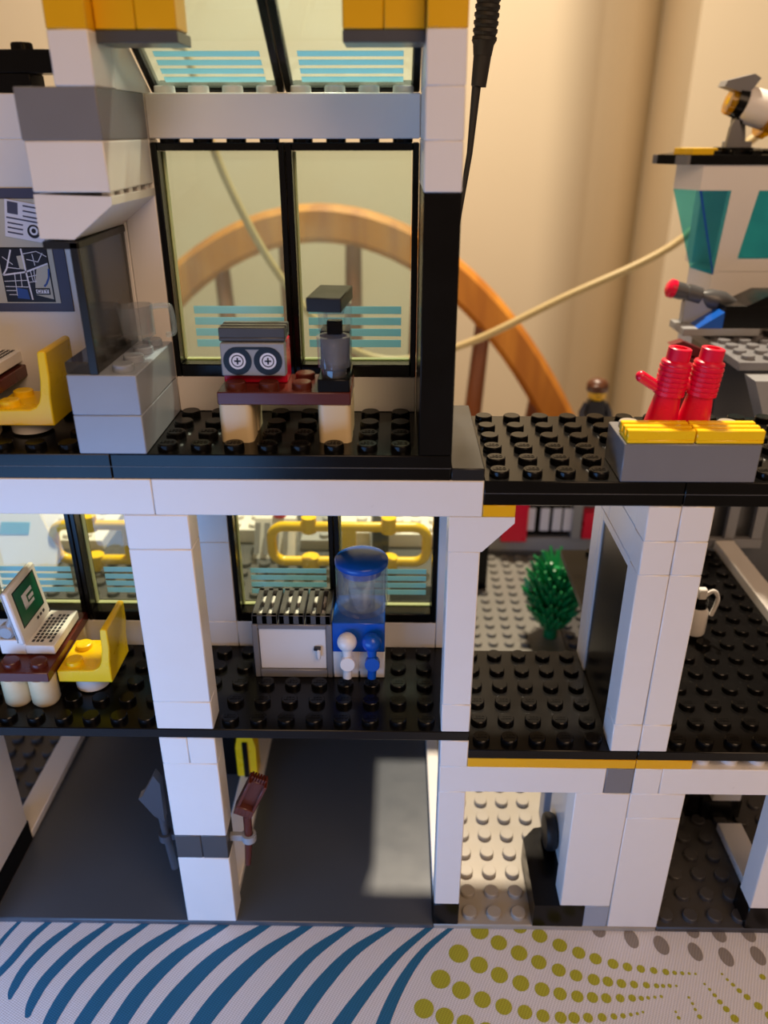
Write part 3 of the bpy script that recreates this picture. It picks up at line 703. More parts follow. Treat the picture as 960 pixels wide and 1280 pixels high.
for q in ([(0, .38), (.5, .4)], [(0, .28), (.5, .27)], [(.25, .55), (.22, .1)], [(.38, .55), (.36, .28)], [(.0, .2), (.22, .2)], [(.5, .9), (.8, .95), (1, .85)], [(.56, .8), (.8, .75), (.92, .92)],
          [(.6, .6), (.62, .38)], [(.68, .62), (.66, .36)], [(.5, .46), (.72, .5)], [(.5, .36), (.7, .38)], [(.1, .65), (.38, .62)], [(.05, .85), (.25, .7)], [(.05, .12), (.22, .12)], [(.7, .9), (.72, .68)]): pl([mp(*p) for p in q], .022, 'paper', .014)
pl([mp(*p) for p in ((1, .62), (.97, .45), (.9, .33), (.84, .28))], .06, 'pblue')
u0, w0 = mp(.62, .12); u1, w1 = mp(.95, .25)
m_.box(u0, u1, yb-.02, yb-.015, w0, w1, 'ink', b=.001); m_.box(u0+.04, u1-.04, yb-.024, yb-.019, w0+.04, w1-.04, 'paper', b=.001)
put_text(m_, 'CITY', Matrix.Translation(((u0+u1)/2, yb-.026, (w0+w1)/2)) @ Matrix.Rotation(PI/2, 4, 'X') @ Matrix.Diagonal((.17, .15, .02, 1)), 'ink')
tag(m_.build('town_map', t), 'dark town map with pale streets and a CITY label')
m_ = MB('paper'); yb = 3.92
m_.M = Matrix.Translation((-5.15, yb, 26.52)) @ Matrix.Rotation(math.radians(10), 4, 'Y')
m_.box(-.55, .65, -.012, 0, -.55, .55, b=.001)
m_.box(-.47, -.15, -.018, -.01, .15, .5, 'slate', b=.001)
for a_, b2, zz in ((0, .5, .42), (0, .5, .27), (0, .5, .12), (-.5, .55, -.0), (-.47, .0, -.15), (-.47, .0, -.29), (-.47, .0, -.43)): m_.box(a_, b2, -.018, -.01, zz, zz+.045, 'slate', b=.001)
m_.disc((.33, -.02, -.26), .2, 'Y', 'navy'); m_.disc((.33, -.022, -.24), .13, 'Y', 'paper', r0=.07)
tag(m_.build('news_sheet', t), 'tilted white sheet with dark lines and a round emblem')

# coffee table
t = thing('coffee_table', 'brown-topped toy table on tan legs in the middle of the upper deck', 'toy table', (3, 2, 20.4))
for x in (1.5, 4.5):
    for y in (1.5, 2.5):
        m_ = MB('tan'); rleg(m_, x, y, 20.4, 21.6); m_.build('leg', t)
m_ = MB('brown'); m_.box(1, 5, 1, 3, 21.6, 22.0); m_.studs(1, 5, 1, 3, 22.0, skip=inbox((1, 3, 2, 3), (4, 5, 1, 3))); m_.build('tabletop', t)
# tape recorder
t = thing('tape_recorder', 'toy tape recorder with two printed reels on the brown coffee table', 'tape recorder', (2, 2.2, 22))
m_ = MB('red'); m_.box(1.05, 3.0, 2.0, 3.0, 22.0, 23.25); m_.build('body', t)
m_ = MB('lgrey'); m_.box(1.08, 3.02, 1.62, 1.98, 22.32, 23.32)
yr = 1.612
for x in (1.58, 2.5):
    m_.disc((x, yr, 22.78), .43, 'Y', 'ink', 32); m_.disc((x, yr-.004, 22.78), .25, 'Y', 'paper', 28, r0=.19)
    m_.disc((x, yr-.004, 22.78), .155, 'Y', 'paper', 24)
    m_.box(x-.1, x+.1, yr-.008, yr-.003, 22.755, 22.805, 'ink', b=.001); m_.box(x-.025, x+.025, yr-.008, yr-.003, 22.68, 22.88, 'ink', b=.001)
m_.box(1.58, 2.5, yr-.001, yr+.002, 23.13, 23.21, 'ink', b=.0005)
tag(m_.build('reel_panel', t), 'grey front tile printed with two black reels')
def grille(m_, x0, x1, y0, y1, z, mat, along):
    """1 x 2 grille tile: three bars joined at both ends"""
    m_.box(x0+.02, x1-.02, y0+.02, y1-.02, z, z+.12, mat)
    if along == 'X':
        for k in range(3):
            yy = y0+.03+k*.36
            m_.box(x0+.02, x1-.02, yy, yy+.22, z+.1, z+.4, mat, b=.025)
    else:
        for k in range(3):
            xx = x0+.03+k*.36
            m_.box(xx, xx+.22, y0+.02, y1-.02, z+.1, z+.4, mat, b=.025)
m_ = MB('dgrey'); grille(m_, 1.04, 3.06, 1.65, 2.65, 23.36, 'dgrey', 'X'); m_.build('grille_top', t)
# coffee maker
t = thing('coffee_machine', 'black and clear toy coffee machine on the brown coffee table', 'coffee machine', (4.5, 2, 22))
m_ = MB('black'); m_.box(4.02, 4.98, 1.0, 3.0, 22.0, 22.4); m_.box(4.05, 4.95, 2.0, 2.95, 22.4, 23.6); m_.box(4.28, 4.74, 1.75, 2.1, 23.55, 23.95); m_.build('body', t)
m_ = MB('pane2'); m_.box(4.02, 4.22, 1.9, 2.9, 23.6, 24.36); m_.box(4.78, 4.98, 1.9, 2.9, 23.6, 24.36); m_.box(4.22, 4.78, 1.9, 2.9, 24.1, 24.38); m_.cyl((4.5, 1.6, 24.1), (4.5, 1.6, 24.4), .3); m_.build('water_tank', t)
m_ = MB('blacksoft'); m_.M = Matrix.Translation((4.42, 1.8, 24.42)) @ Matrix.Rotation(math.radians(-6), 4, 'Z'); m_.box(-.5, .5, -1.1, .95, 0, .4, b=.025); m_.build('lid', t)
t = thing('clear_cup', 'clear toy cup standing on the foot of the coffee machine', 'cup', (4.5, 1.45, 22.4))
m_ = MB('pane3'); m_.lathe([(0, 0), (.36, 0), (.38, .22), (.48, .3), (.5, 1.2), (.4, 1.2), (.38, .4), (0, .36)], (4.5, 1.45, 22.4), 32)
m_.lathe([(0, 0), (.14, 0), (.16, .7), (.1, .78), (0, .78)], (4.5, 1.3, 22.62), 16); m_.build('cup', t)

# ---- middle storey contents
t = thing('toy_cupboard', 'grey toy cupboard with a white door and slatted top', 'toy cupboard', (2.5, 4, 10))
m_ = MB('mgrey')
m_.box(1, 4, 3.25, 5, 10, 12.4); m_.box(1, 1.22, 3.0, 3.3, 10, 12.4); m_.box(3.78, 4, 3.0, 3.3, 10, 12.4); m_.box(1.22, 3.78, 3.0, 3.3, 10, 10.35); m_.box(1.22, 3.78, 3.0, 3.3, 12.2, 12.4)
m_.studs(1, 4, 3, 5, 12.4, 'white'); m_.build('cabinet', t)  # studs of the grey cabinet whitened for the reflection on them
m_ = MB('white'); m_.box(1.24, 3.76, 3.08, 3.24, 10.37, 12.18, b=.02); d = m_.build('door', t)
m_ = MB('white'); m_.box(3.42, 3.56, 2.86, 3.08, 10.95, 11.35, b=.03); m_.box(3.3, 3.56, 2.9, 3.08, 11.3, 11.42, 'navy', b=.02); m_.build('handle', d)
for k in range(3):
    m_ = MB('dgrey'); grille(m_, 1+k, 2+k, 3, 5, 12.6, 'dgrey', 'Y') if False else None
    x = 1+k
    for q in range(3): m_.box(x+.03+q*.36, x+.25+q*.36, 3.02, 4.98, 12.41, 12.8, b=.025)
    m_.box(x+.03, x+.97, 3.02, 3.2, 12.41, 12.8, b=.02); m_.box(x+.03, x+.97, 4.8, 4.98, 12.41, 12.8, b=.02)
    m_.build('grille_top', t)
t = thing('water_cooler', 'blue and white toy water cooler with two taps in the middle storey', 'water cooler', (5, 4, 10))
m_ = MB('white'); m_.box(4.02, 4.98, 3.02, 5, 10.0, 11.2); m_.box(5.02, 5.98, 3.02, 5, 10.0, 11.2); m_.box(4.9, 5.1, 3.06, 5, 10.25, 11.2); m_.build('base', t)
m_ = MB('blue'); m_.box(4.02, 5.98, 3.0, 5, 11.2, 12.5); m_.build('housing', t)
for x, mt in ((4.58, 'white'), (5.5, 'blue')):
    m_ = MB(mt); m_.sphere((x, 2.72, 11.86), .37); m_.cyl((x, 2.8, 11.86), (x, 3.05, 11.86), .2)
    m_.tube([(x, 2.66, 11.8), (x+.02, 2.56, 11.2)], .18, 14, radii=[.22, .15])
    m_.cyl((x+.03, 2.3, 11.12), (x+.03, 2.62, 11.05), .28); m_.tube([(x+.03, 2.52, 11.0), (x, 2.5, 10.42)], .17, 14)
    tap = m_.build('tap', t)
    tag(tap, ('white' if mt == 'white' else 'blue')+' tap on the cooler front')
m_ = MB('pane3'); m_.lathe([(0, 0), (.75, 0), (.93, .12), (.98, .35), (.98, 2.15), (.9, 2.2), (.88, .4), (.7, .2), (0, .18)], (5.1, 4, 12.52), 40)
m_.lathe([(.0, .0), (.5, .0), (.5, .7), (.45, .75), (0, .75)], (5.1, 4, 12.85), 28); m_.build('bottle', t)
m_ = MB('blue'); m_.lathe([(.0, -.45), (.76, -.45), (.78, -.12), (.97, -.1), (1.0, -.06), (1.0, .08), (.95, .15), (.7, .26), (.4, .33), (0, .36)], (5.1, 4, 14.6), 40); m_.build('cap', t)

# ---- garage tools on the banded post
t = thing('broom', 'brown toy broom clipped to the right side of the banded post', 'broom', (.6, .5, 2.7))
m_ = MB('brown'); m_.tube([(.58, .5, 2.75), (.72, .5, 4.2), (.75, .5, 5.4)], .14, 12, radii=[.12, .16, .17]); m_.build('handle', t)
m_ = MB('brown'); m_.M = Matrix.Translation((.62, .5, 5.6)) @ Matrix.Rotation(math.radians(24), 4, 'Y')
m_.box(-.36, .36, -.3, .3, .0, .42)
for k in range(5): m_.box(-.35+k*.145, -.23+k*.145, -.31, -.27, .05, .38, b=.01)
m_.box(-.34, .34, -.05, .28, .4, 1.6, b=.03); m_.box(-.36, -.24, -.28, .28, .4, 1.72, b=.02); m_.box(.24, .36, -.28, .28, .4, 1.72, b=.02)
for k in range(6): m_.box(-.3+k*.105, -.22+k*.105, -.03, .26, 1.55, 1.8, b=.01)
m_.build('brush_head', t)
m_ = MB('lgrey'); m_.lathe([(.17, -.16), (.28, -.16), (.28, .16), (.17, .16)], (.74, .5, 4.25), 20); m_.box(.0, .55, .38, .62, 4.1, 4.4); m_.build('tool_clip', [c for c in banded.children if c.name.startswith('clip_brick')][1])
t = thing('tool', 'dark grey toy axe clipped to the left side of the banded post', 'axe', (-2.45, .5, 2.5))
t.name = 'toy_axe'
m_ = MB('slateblue'); m_.tube([(-2.36, .5, 2.5), (-2.5, .5, 4.4), (-2.55, .5, 5.4)], .15, 12); m_.build('handle', t)
m_ = MB('slateblue'); m_.prism([(-2.4, 5.2), (-2.75, 5.45), (-3.25, 6.35), (-3.1, 6.45), (-2.55, 7.5), (-2.35, 7.1)], 'Y', .3, .7); m_.build('axe_head', t)
m_ = MB('slateblue'); m_.lathe([(.17, -.16), (.28, -.16), (.28, .16), (.17, .16)], (-2.5, .5, 4.25), 20); m_.box(-2.35, -2.0, .38, .62, 4.1, 4.4); m_.build('tool_clip', [c for c in banded.children if c.name.startswith('clip_brick')][0])
t = thing('toy_barrier', 'yellow and black toy part behind the post with the brown broom', 'toy barrier', (-.9, 8, .4))
m_ = MB('yellow'); m_.box(-1.3, -.3, 7.6, 8.4, .42, 2.2); m_.prism([(-1.3, 2.2), (-.3, 2.2), (-.5, 3.2), (-1.1, 3.2)], 'Y', 7.6, 8.4); m_.build('body', t)
m_ = MB('black'); m_.box(-.95, -.7, 7.5, 7.62, .42, 2.6); m_.box(-2.0, -1.32, 7.7, 8.6, .42, 3.6); m_.build('bracket', t)

# ---- roof items
t = thing('vent_block', 'grey brick with yellow grille tiles on the right roof', 'toy brick', (15, 1, 19.6))
m_ = MB('mgrey'); m_.box(13.02, 17.0, 0, 2, 19.6, 20.8); m_.studs(13, 17, 1, 2, 20.8, 'base', skip=inbox((14, 16, 1, 2))); m_.build('brick', t)  # studs of the grey brick coloured paler for warm light on them
for x in (13.05, 15.05):
    m_ = MB('yellow'); grille(m_, x, x+2, 0, 1, 20.81, 'yellow', 'X'); m_.build('grille_tile', t)
def megaphone(x, label):
    t = thing('megaphone', label, 'megaphone', (x, 1.5, 20.8), 'red toy megaphones')
    m_ = MB('red'); prof = [(0, 0), (.52, 0), (.5, .1), (.38, 1.02), (.46, 1.06)]
    for k in range(6): prof += [(.46, 1.08+k*.15), (.46, 1.16+k*.15), (.43, 1.19+k*.15), (.43, 1.21+k*.15)]
    prof += [(.45, 2.0), (.43, 2.06), (.345, 2.1), (.34, 2.45), (.31, 2.47), (.2, 2.47), (.18, 2.2), (0, 2.2)]
    T = Matrix.Translation((x, 1.5, 20.81)) @ Matrix.Rotation(math.radians(6), 4, 'Y')
    m_.M = T; m_.lathe(prof, n=32); m_.build('horn', t, smooth=30)
    m_ = MB('red'); m_.M = T; m_.tube([(-.3, 0, 1.2), (-.5, .02, 1.28), (-.92, .05, 1.48)], .17, 14, radii=[.17, .17, .17]); m_.sphere((-.92, .05, 1.48), .172, n=14); m_.build('grip', t)
megaphone(14.45, 'red ribbed toy megaphone upright on the grey vent brick, nearer the pillar')
megaphone(15.42, 'red ribbed toy megaphone upright on the grey vent brick, nearer the right edge')

# ---- things behind the right wing
t = thing('toy_bush', 'bright green toy bush on the pale baseplate behind the right wing', 'toy plant', (16.2, 20.5, 0))
m_ = MB('green')
for k in range(190):
    z = .3+4.5*(k/190); a_ = k*2.39996
    rr = (.55+1.25*math.sin(PI*min(1, (z+.2)/5.6))**.8)*(.85+.3*random.random())
    p0 = Vector((16.2, 20.5, z*.75+.1)); p1 = Vector((16.2+rr*math.cos(a_), 20.5+rr*math.sin(a_), z+1.15))
    pm = p0.lerp(p1, .6)-Vector((0, 0, .15))
    m_.tube([p0, pm, p1], .15, 7, radii=[.12, .21, .08])
m_.build('foliage', t)
m_ = MB('green'); m_.cyl((16.2, 20.5, .0), (16.2, 20.5, 5), .45, .2); m_.build('stem', t)

t = thing('toy_building', 'distant white and red toy building behind the green bush', 'toy building', (17, 32, 0))
m_ = MB('lgrey'); m_.box(12.5, 26, 31.2, 36, 0, 1.4); m_.box(12.5, 26, 32, 36, 1.4, 8); m_.build('wall', t)
m_ = MB('dgrey'); m_.box(12.4, 26, 30.9, 31.2, 0, .35); m_.build('plinth', t)
for x0_, x1_, z0_, z1_ in ((14.2, 16.1, 1.2, 6), (20.2, 21.6, 1.5, 3.6)):
    m_ = MB('red'); m_.box(x0_, x1_, 30.9, 32, z0_, z1_); tag(m_.build('red_panel', t), 'red panel')
m_ = MB('black'); m_.box(16.1, 19.3, 31.3, 32, 1.6, 4.2); fr = m_.build('window_frame', t)
m_ = MB('paper')
for x in (16.35, 17.4, 18.3, 19.1): m_.lathe([(0, 0), (.32, 0), (.32, .08), (0, .08)], (x, 31.2, 2.9), 20, None, 'Y') if False else m_.box(x-.33, x+.33, 31.2, 31.3, 2.0, 3.85, b=.03)
m_.build('pane', fr)
m_ = MB('white'); m_.box(16.1, 22, 31.1, 32, 4.2, 6); m_.box(19.4, 20.1, 31, 32, 1.4, 4.2, 'lgrey'); m_.build('lintel', t)
m_ = MB('black'); m_.box(11.7, 12.7, 26, 27, 0, 3.4); m_.box(11.2, 12, 25.5, 26.2, 0, 1.8); tag(m_.build('black_post'), 'black block on the pale baseplate left of the green bush', 'toy brick')

t = thing('minifigure', 'small figure with brown hair and dark clothes standing beyond the black roof', 'toy figure', (20.6, 33, 8))
m_ = MB('navy')
m_.prism([(19.85, 9.9), (21.35, 9.9), (21.15, 11.6), (20.05, 11.6)], 'Y', 32.6, 33.4); m_.box(19.88, 20.57, 32.55, 33.4, 8, 9.9); m_.box(20.63, 21.32, 32.55, 33.4, 8, 9.9)
for sx in (-1, 1): m_.tube([(20.6+sx*.62, 33, 11.35), (20.6+sx*.95, 32.9, 10.7), (20.6+sx*.98, 32.5, 10.2)], .25, 10)
body = m_.build('body', t)
m_ = MB('skin'); m_.lathe([(0, 0), (.35, 0), (.5, .1), (.62, .2), (.62, .95), (.5, 1.05), (0, 1.08)], (20.6, 33, 11.62), 24)
m_.disc((20.4, 32.37, 12.3), .07, 'Y', 'ink', 10); m_.disc((20.8, 32.37, 12.3), .07, 'Y', 'ink', 10); m_.box(20.4, 20.8, 32.36, 32.4, 11.98, 12.03, 'ink', b=.005); m_.build('head', t)
m_ = MB('hair'); m_.lathe([(.72, .0), (.78, .15), (.76, .55), (.55, .82), (.2, .92), (0, .93)], (20.6, 33.08, 12.25), 22); m_.box(20.0, 20.9, 32.25, 32.6, 12.45, 12.85, b=.1); m_.build('hair', t)

# pale bottle
t = thing('toy_bottle', 'small pale bottle with black top on the dark plate right of the joined posts', 'bottle', (19.3, 7.2, 9.2))
m_ = MB('white'); m_.lathe([(0, 0), (.4, 0), (.44, .08), (.44, 1.1), (.34, 1.3), (0, 1.3)], (19.3, 7.2, 9.42), 26); m_.build('body', t)
m_ = MB('black'); m_.lathe([(0, 0), (.34, 0), (.38, .3), (.3, .5), (0, .5)], (19.3, 7.2, 10.72), 20); m_.build('cap', t)
m_ = MB('white'); m_.tube(smoothpath([(19.35, 7.1, 11.2), (19.7, 7.0, 11.6), (19.95, 7, 11.2), (19.8, 7, 10.4)], 5), .09, 8); m_.box(19.1, 19.45, 6.9, 7.2, 11.2, 11.7, b=.05); m_.build('handle', t)
# strip + bars
m_ = MB('white'); m_.box(23.0, 24.0, 5, 15.2, 9.2, 9.7); tag(m_.build('tile_strip'), 'pale strip receding along the edge of the dark plate at the right', 'toy tile', 'white tile strips along the bays')
t = thing('barred_gate', 'grey barred toy gate under the roof at the right edge', 'toy gate', (22.5, 15.4, 9.6))
m_ = MB('mgrey'); m_.box(20.5, 25.5, 15.25, 15.6, 9.2, 9.75); m_.box(20.5, 25.5, 15.25, 15.6, 12.0, 12.35); m_.build('rail', t)
for x in (20.8, 22.1, 23.5, 24.9):
    m_ = MB('mgrey'); m_.box(x, x+.55, 15.28, 15.58, 9.75, 13.6); m_.build('bar', t)
# dark grey studded block
t = thing('grey_bunker', 'dark grey studded block beyond the roof at the right edge', 'toy building', (26, 17, 0))
m_ = MB('dgrey'); m_.box(22, 32, 16, 20.5, 14.5, 19.1); m_.box(22.9, 32, 16, 20.5, 0, 14.5); m_.build('wall', t)
m_ = MB('mgrey'); m_.box(21.9, 32, 13.9, 20.5, 19.1, 19.5); m_.studs(22, 30, 14, 20, 19.5, n=14); m_.build('top_plate', t)
m_ = MB('mgrey'); m_.box(21.85, 22.05, 16.6, 16.95, 15.2, 18.2); m_.box(21.85, 22.05, 17.5, 17.85, 15.2, 18.2); m_.box(21.85, 22.05, 16.6, 17.85, 18.2, 18.5); m_.build('slit', t)
m_ = MB('lgrey'); m_.prism([(22.2, 19.0), (24.2, 19.0), (24.2, 17.2), (23.2, 16.6)], 'Y', 12.6, 13.85); m_.build('buttress', t)
t = thing('toy_aircraft', 'black toy machine with a blue wedge parked on the grey block', 'toy vehicle', (23, 19, 19.7))
m_ = MB('lgrey'); m_.box(20.6, 24.4, 18, 20.2, 19.72, 20.1); m_.build('skid', t)
m_ = MB('blue'); m_.prism([(21.3, 20.1), (22.5, 20.1), (22.5, 20.9)], 'Y', 18, 19.8); m_.build('wedge', t)
m_ = MB('black'); m_.box(22.5, 30, 18, 20.2, 20.1, 21.2); m_.prism([(23.5, 21.2), (30, 21.2), (30, 21.7), (24.5, 21.7)], 'Y', 18, 20.2); m_.build('fuselage', t)
m_ = MB('dgrey'); m_.lathe([(0, 0), (.42, 0), (.42, .5), (.36, .52), (.36, .7), (.45, .72), (.45, 1.4), (.3, 1.5), (.5, 1.9), (.55, 2.6), (.3, 3.4), (0, 3.5)], (20.3, 19.5, 21.75), 20, None, (1, 0, -.26)); m_.box(20.9, 22.5, 19.2, 19.8, 20.1, 21.4, 'lgrey'); m_.build('gun_barrel', t)
m_ = MB('red'); m_.lathe([(0, 0), (.3, .02), (.46, .15), (.46, .4), (0, .4)], (19.95, 19.5, 21.84), 20, None, (1, 0, -.26)); tag(m_.build('muzzle_tip', t), 'red tip')
# red machine peeking behind the megaphones
t = thing('red_machine', 'dark red toy part glimpsed behind the megaphones', 'toy part', (20.9, 17, 0))
m_ = MB('darkred'); m_.box(20.2, 21.6, 16.4, 17.6, 0, 19.0); m_.prism([(19.6, 19.6), (21.4, 18.8), (21.6, 19.2), (20.2, 19.8)], 'Y', 16.6, 17.2); m_.build('block', t)

# control tower
t = thing('control_tower', 'white toy control tower with teal windows at the right edge', 'toy tower', (24.5, 25, 0))
P = [(19.7, 23.2), (20.9, 22), (30, 22), (30, 29), (22.6, 29)]
m_ = MB('black'); m_.prism(P, 'Z', 27.4, 27.85)
m_.studs(21, 29, 22.3, 28.3, 27.85, n=14, skip=lambda x, y: x < 20.2+(y-22)*.45); m_.build('roof_plate', t)
m_ = MB('mgrey'); m_.prism([(19.6, 23.7), (20.8, 21.9), (21.0, 22.0), (19.8, 23.8)], 'Z', 27.4, 27.83); m_.build('roof_lip', t)
m_ = MB('white'); m_.prism([(20.8, 23.4), (21.75, 22.1), (30, 22.1), (30, 28), (22.8, 28)], 'Z', 26.2, 27.4); m_.build('roof_band', t)
m_ = MB('tealglass')
m_.add([(20.8, 23.4, 26.2), (21.75, 22.1, 26.2), (23.2, 22.4, 22.0), (22.35, 23.5, 22.2)], [[0, 1, 2, 3]])
m_.add([(21.75, 22.1, 26.2), (23.35, 22.1, 26.2), (23.25, 22.4, 22.0)], [[0, 1, 2]])
m_.add([(21.7, 22.08, 26.2), (21.85, 22.08, 26.2), (23.3, 22.38, 22.0), (23.2, 22.38, 22.0)], [[0, 1, 2, 3]], 'blue')
tag(m_.build('corner_window', t), 'outward leaning teal corner window')
m_ = MB('white')
m_.add([(23.35, 22.1, 26.2), (24.75, 22.1, 26.2), (24.35, 22.35, 22.7), (23.25, 22.35, 22.0), (23.35, 22.6, 26.2), (24.75, 22.6, 26.2), (24.35, 22.85, 22.7), (23.25, 22.85, 22.0)],
       [[0, 1, 2, 3], [4, 5, 6, 7], [0, 1, 5, 4], [1, 2, 6, 5], [2, 3, 7, 6], [3, 0, 4, 7]])
m_.prism([(22.35, 23.6), (23.2, 22.4), (30, 22.4), (30, 27), (24.2, 27)], 'Z', 0, 22.2); m_.box(23.3, 30, 22.36, 23, 22.15, 22.8); m_.build('wall', t)
m_ = MB('tealglass'); m_.box(24.5, 28, 22.5, 22.65, 22.8, 26.2); tag(m_.build('front_window', t), 'teal front window')
m_ = MB('white'); m_.box(22.9, 24.6, 25.0, 26, 22.2, 26.2); m_.build('inner_wall', t)
m_ = MB('yellow'); m_.prism([(20.4, 22.9), (21.2, 22.4), (22.5, 22.6), (22.6, 23.4), (21.6, 23.7), (20.7, 23.5)], 'Z', 27.86, 28.15); tag(m_.build('yellow_tile'), 'yellow tile lying on the black roof of the control tower', 'toy tile')
t = thing('searchlight', 'white and amber toy searchlight on the roof of the control tower', 'searchlight', (23.6, 24, 27.85))
m_ = MB('black'); m_.lathe([(0, 0), (1.0, 0), (1.0, .3), (0, .3)], (23.8, 24, 27.87), 24); m_.build('base', t)
m_ = MB('mgrey'); m_.prism([(23.2, 28.15), (23.95, 28.15), (23.9, 28.9), (23.65, 29.45), (23.45, 29.45), (23.3, 29.1)], 'Y', 23.5, 23.8); m_.prism([(24.0, 28.4), (24.45, 28.4), (24.25, 29.4), (23.95, 29.4)], 'Y', 24.2, 24.5)
m_.box(23.3, 24.6, 23.7, 24.4, 28.15, 28.45); m_.build('bracket', t)
ax = Vector((1, 0, -.28)).normalized()
m_ = MB('white'); m_.lathe([(0, 0), (.78, 0), (.86, .1), (.9, 2.2), (0, 2.2)], (23.85, 24, 30.2), 28, None, ax); m_.build('lamp_body', t)
m_ = MB('black'); m_.lathe([(0, 0), (.7, 0), (.75, .45), (0, .45)], (23.4, 24, 30.3), 24, None, ax); m_.box(23.55, 23.9, 23.6, 24.4, 29.2, 29.7); m_.build('collar', t)
m_ = MB('yglass'); m_.lathe([(.2, 0), (.6, 0), (.62, .3), (.2, .3)], (23.1, 24, 30.3), 10, None, ax); tag(m_.build('amber_ring', t), 'clear amber ring'); m_ = MB('yglass'); m_.lathe([(.7, 0), (1.15, .0), (1.15, .4), (.7, .4)], (25.1, 24, 29.75), 10, None, ax); tag(m_.build('amber_ring', t), 'clear amber ring')
m_ = MB('mgrey'); m_.prism([(22.65, 30.95), (22.75, 31.2), (24.05, 31.5), (24.4, 31.3), (23.85, 30.5), (23.5, 30.7)], 'Y', 23.5, 24.5); m_.build('hood', t)

# ---- yellow railings and terrace behind the middle storey
def railing(x0, x1, z0, z1, y, label):
    t = thing('yellow_railing', label, 'toy railing', ((x0+x1)/2, y, z0), 'yellow railings')
    r = .65; pts = []
    for cx_, cz_, a0 in ((x1-r, z1-r, 0), (x0+r, z1-r, 90), (x0+r, z0+r, 180), (x1-r, z0+r, 270)):
        for k in range(7):
            a_ = math.radians(a0+15*k); pts.append((cx_+r*math.cos(a_), y, cz_+r*math.sin(a_)))
    m_ = MB('yellow'); m_.tube(pts, .26, 12, closed=True); m_.build('loop', t)
    m_ = MB('yellow'); w = x1-x0
    for f_ in (.245, .755):
        x = x0+w*f_; m_.cyl((x, y, z1-.3), (x, y, z1+.55), .38); m_.cyl((x, y, z0-.5), (x, y, z0+.3), .45)
    m_.box(x0+w/2-.35, x0+w/2+.35, y-.25, y+.25, z0, z1); m_.build('stud_clip', t)
railing(0.05, 7.95, 8.95, 10.95, 14, 'yellow loop railing seen through the windows behind the water cooler')
railing(-11.1, -3.2, 8.95, 10.95, 14, 'yellow loop railing seen through the windows left of the white post')
t = thing('terrace_deck', 'grey studded terrace with white blocks outside the middle storey windows, front strip added to shade the bays', 'toy terrace', (-3, 15, 0))
m_ = MB('dgrey'); m_.box(-13, 6.1, 6.05, 26, 7.2, 8.4); m_.box(6.1, 9.5, 12.5, 26, 7.2, 8.4)  # deck strip nearest the windows added to shade the garage floor
m_.studs(-13, 6, 10, 15, 8.4, n=12); m_.build('deck', t)
m_ = MB('dgrey'); m_.box(-13, 6.1, 6.05, 7.2, 8.4, 9.9); m_.build('shade_lip', t)  # unseen lip added to stop lamp light leaking onto the bay floor
m_ = MB('dgrey'); m_.box(-13, 9.5, 22, 26, 0.02, 7.2); m_.build('wall', t)
for x0_, x1_, y0_, y1_, z1_, mt in ((-4, -.4, 17, 20, 9.2, 'white'), (1.2, 3.0, 16.2, 19.5, 9.0, 'lgrey'), (3.2, 5.0, 16, 20, 9.6, 'white'), (5.4, 9.0, 16.6, 21, 9.2, 'white'), (-9, -5, 18, 22, 9.2, 'white'), (-13, -9.5, 16, 22, 9.0, 'white'), (-1, 9, 21.2, 24, 9.4, 'white')):
    m_ = MB(mt); m_.box(x0_, x1_, y0_, y1_, 8.4, z1_); m_.studs(math.ceil(x0_), math.floor(x1_), y0_, math.floor(y1_-y0_)+y0_, z1_, n=12); m_.build('block', t)
m_ = MB('white'); m_.prism([(15.2, 8.41), (17, 8.41), (17, 10.2), (16.4, 10.2)], 'X', -1.2, 1.0); m_.build('sloped_block', t)
m_ = MB('mgrey')
for k in range(4): m_.prism([(14.75, 8.9), (15.0, 8.9), (16.1, 10.1), (15.85, 10.2)], 'X', -1.1+k*.5, -.85+k*.5)
m_.build('grille', t)
m_ = MB('black'); m_.box(-6.6, -4.4, 14.9, 16.6, 8.41, 10.2); m_.box(5.15, 6.0, 14.8, 16, 8.41, 10.6); m_.build('dark_block', t)
m_ = MB('red'); m_.cyl((.1, 16.7, 10.2), (.1, 16.7, 10.6), .35); tag(m_.build('beacon', t), 'red beacon')
# white gable left
t = thing('white_panel', 'white slant-topped panel with a pale blue print beyond the left middle window', 'toy panel', (-13.5, 12.2, 8.42))
TP = Matrix.Translation((0, 12, 8.42)) @ Matrix.Rotation(math.radians(-42), 4, 'X')
m_ = MB('white'); m_.M = TP; m_.prism([(-17, 0), (-10.8, 0), (-10.75, 2.0), (-12.4, 4.6), (-13.2, 6), (-17, 6)], 'Y', 0, .4); m_.build('panel', t)
m_ = MB('teal'); m_.M = TP; m_.box(-13.8, -12.3, -.03, -.01, 2.75, 3.4, b=.004); m_.build('blue_print', t)

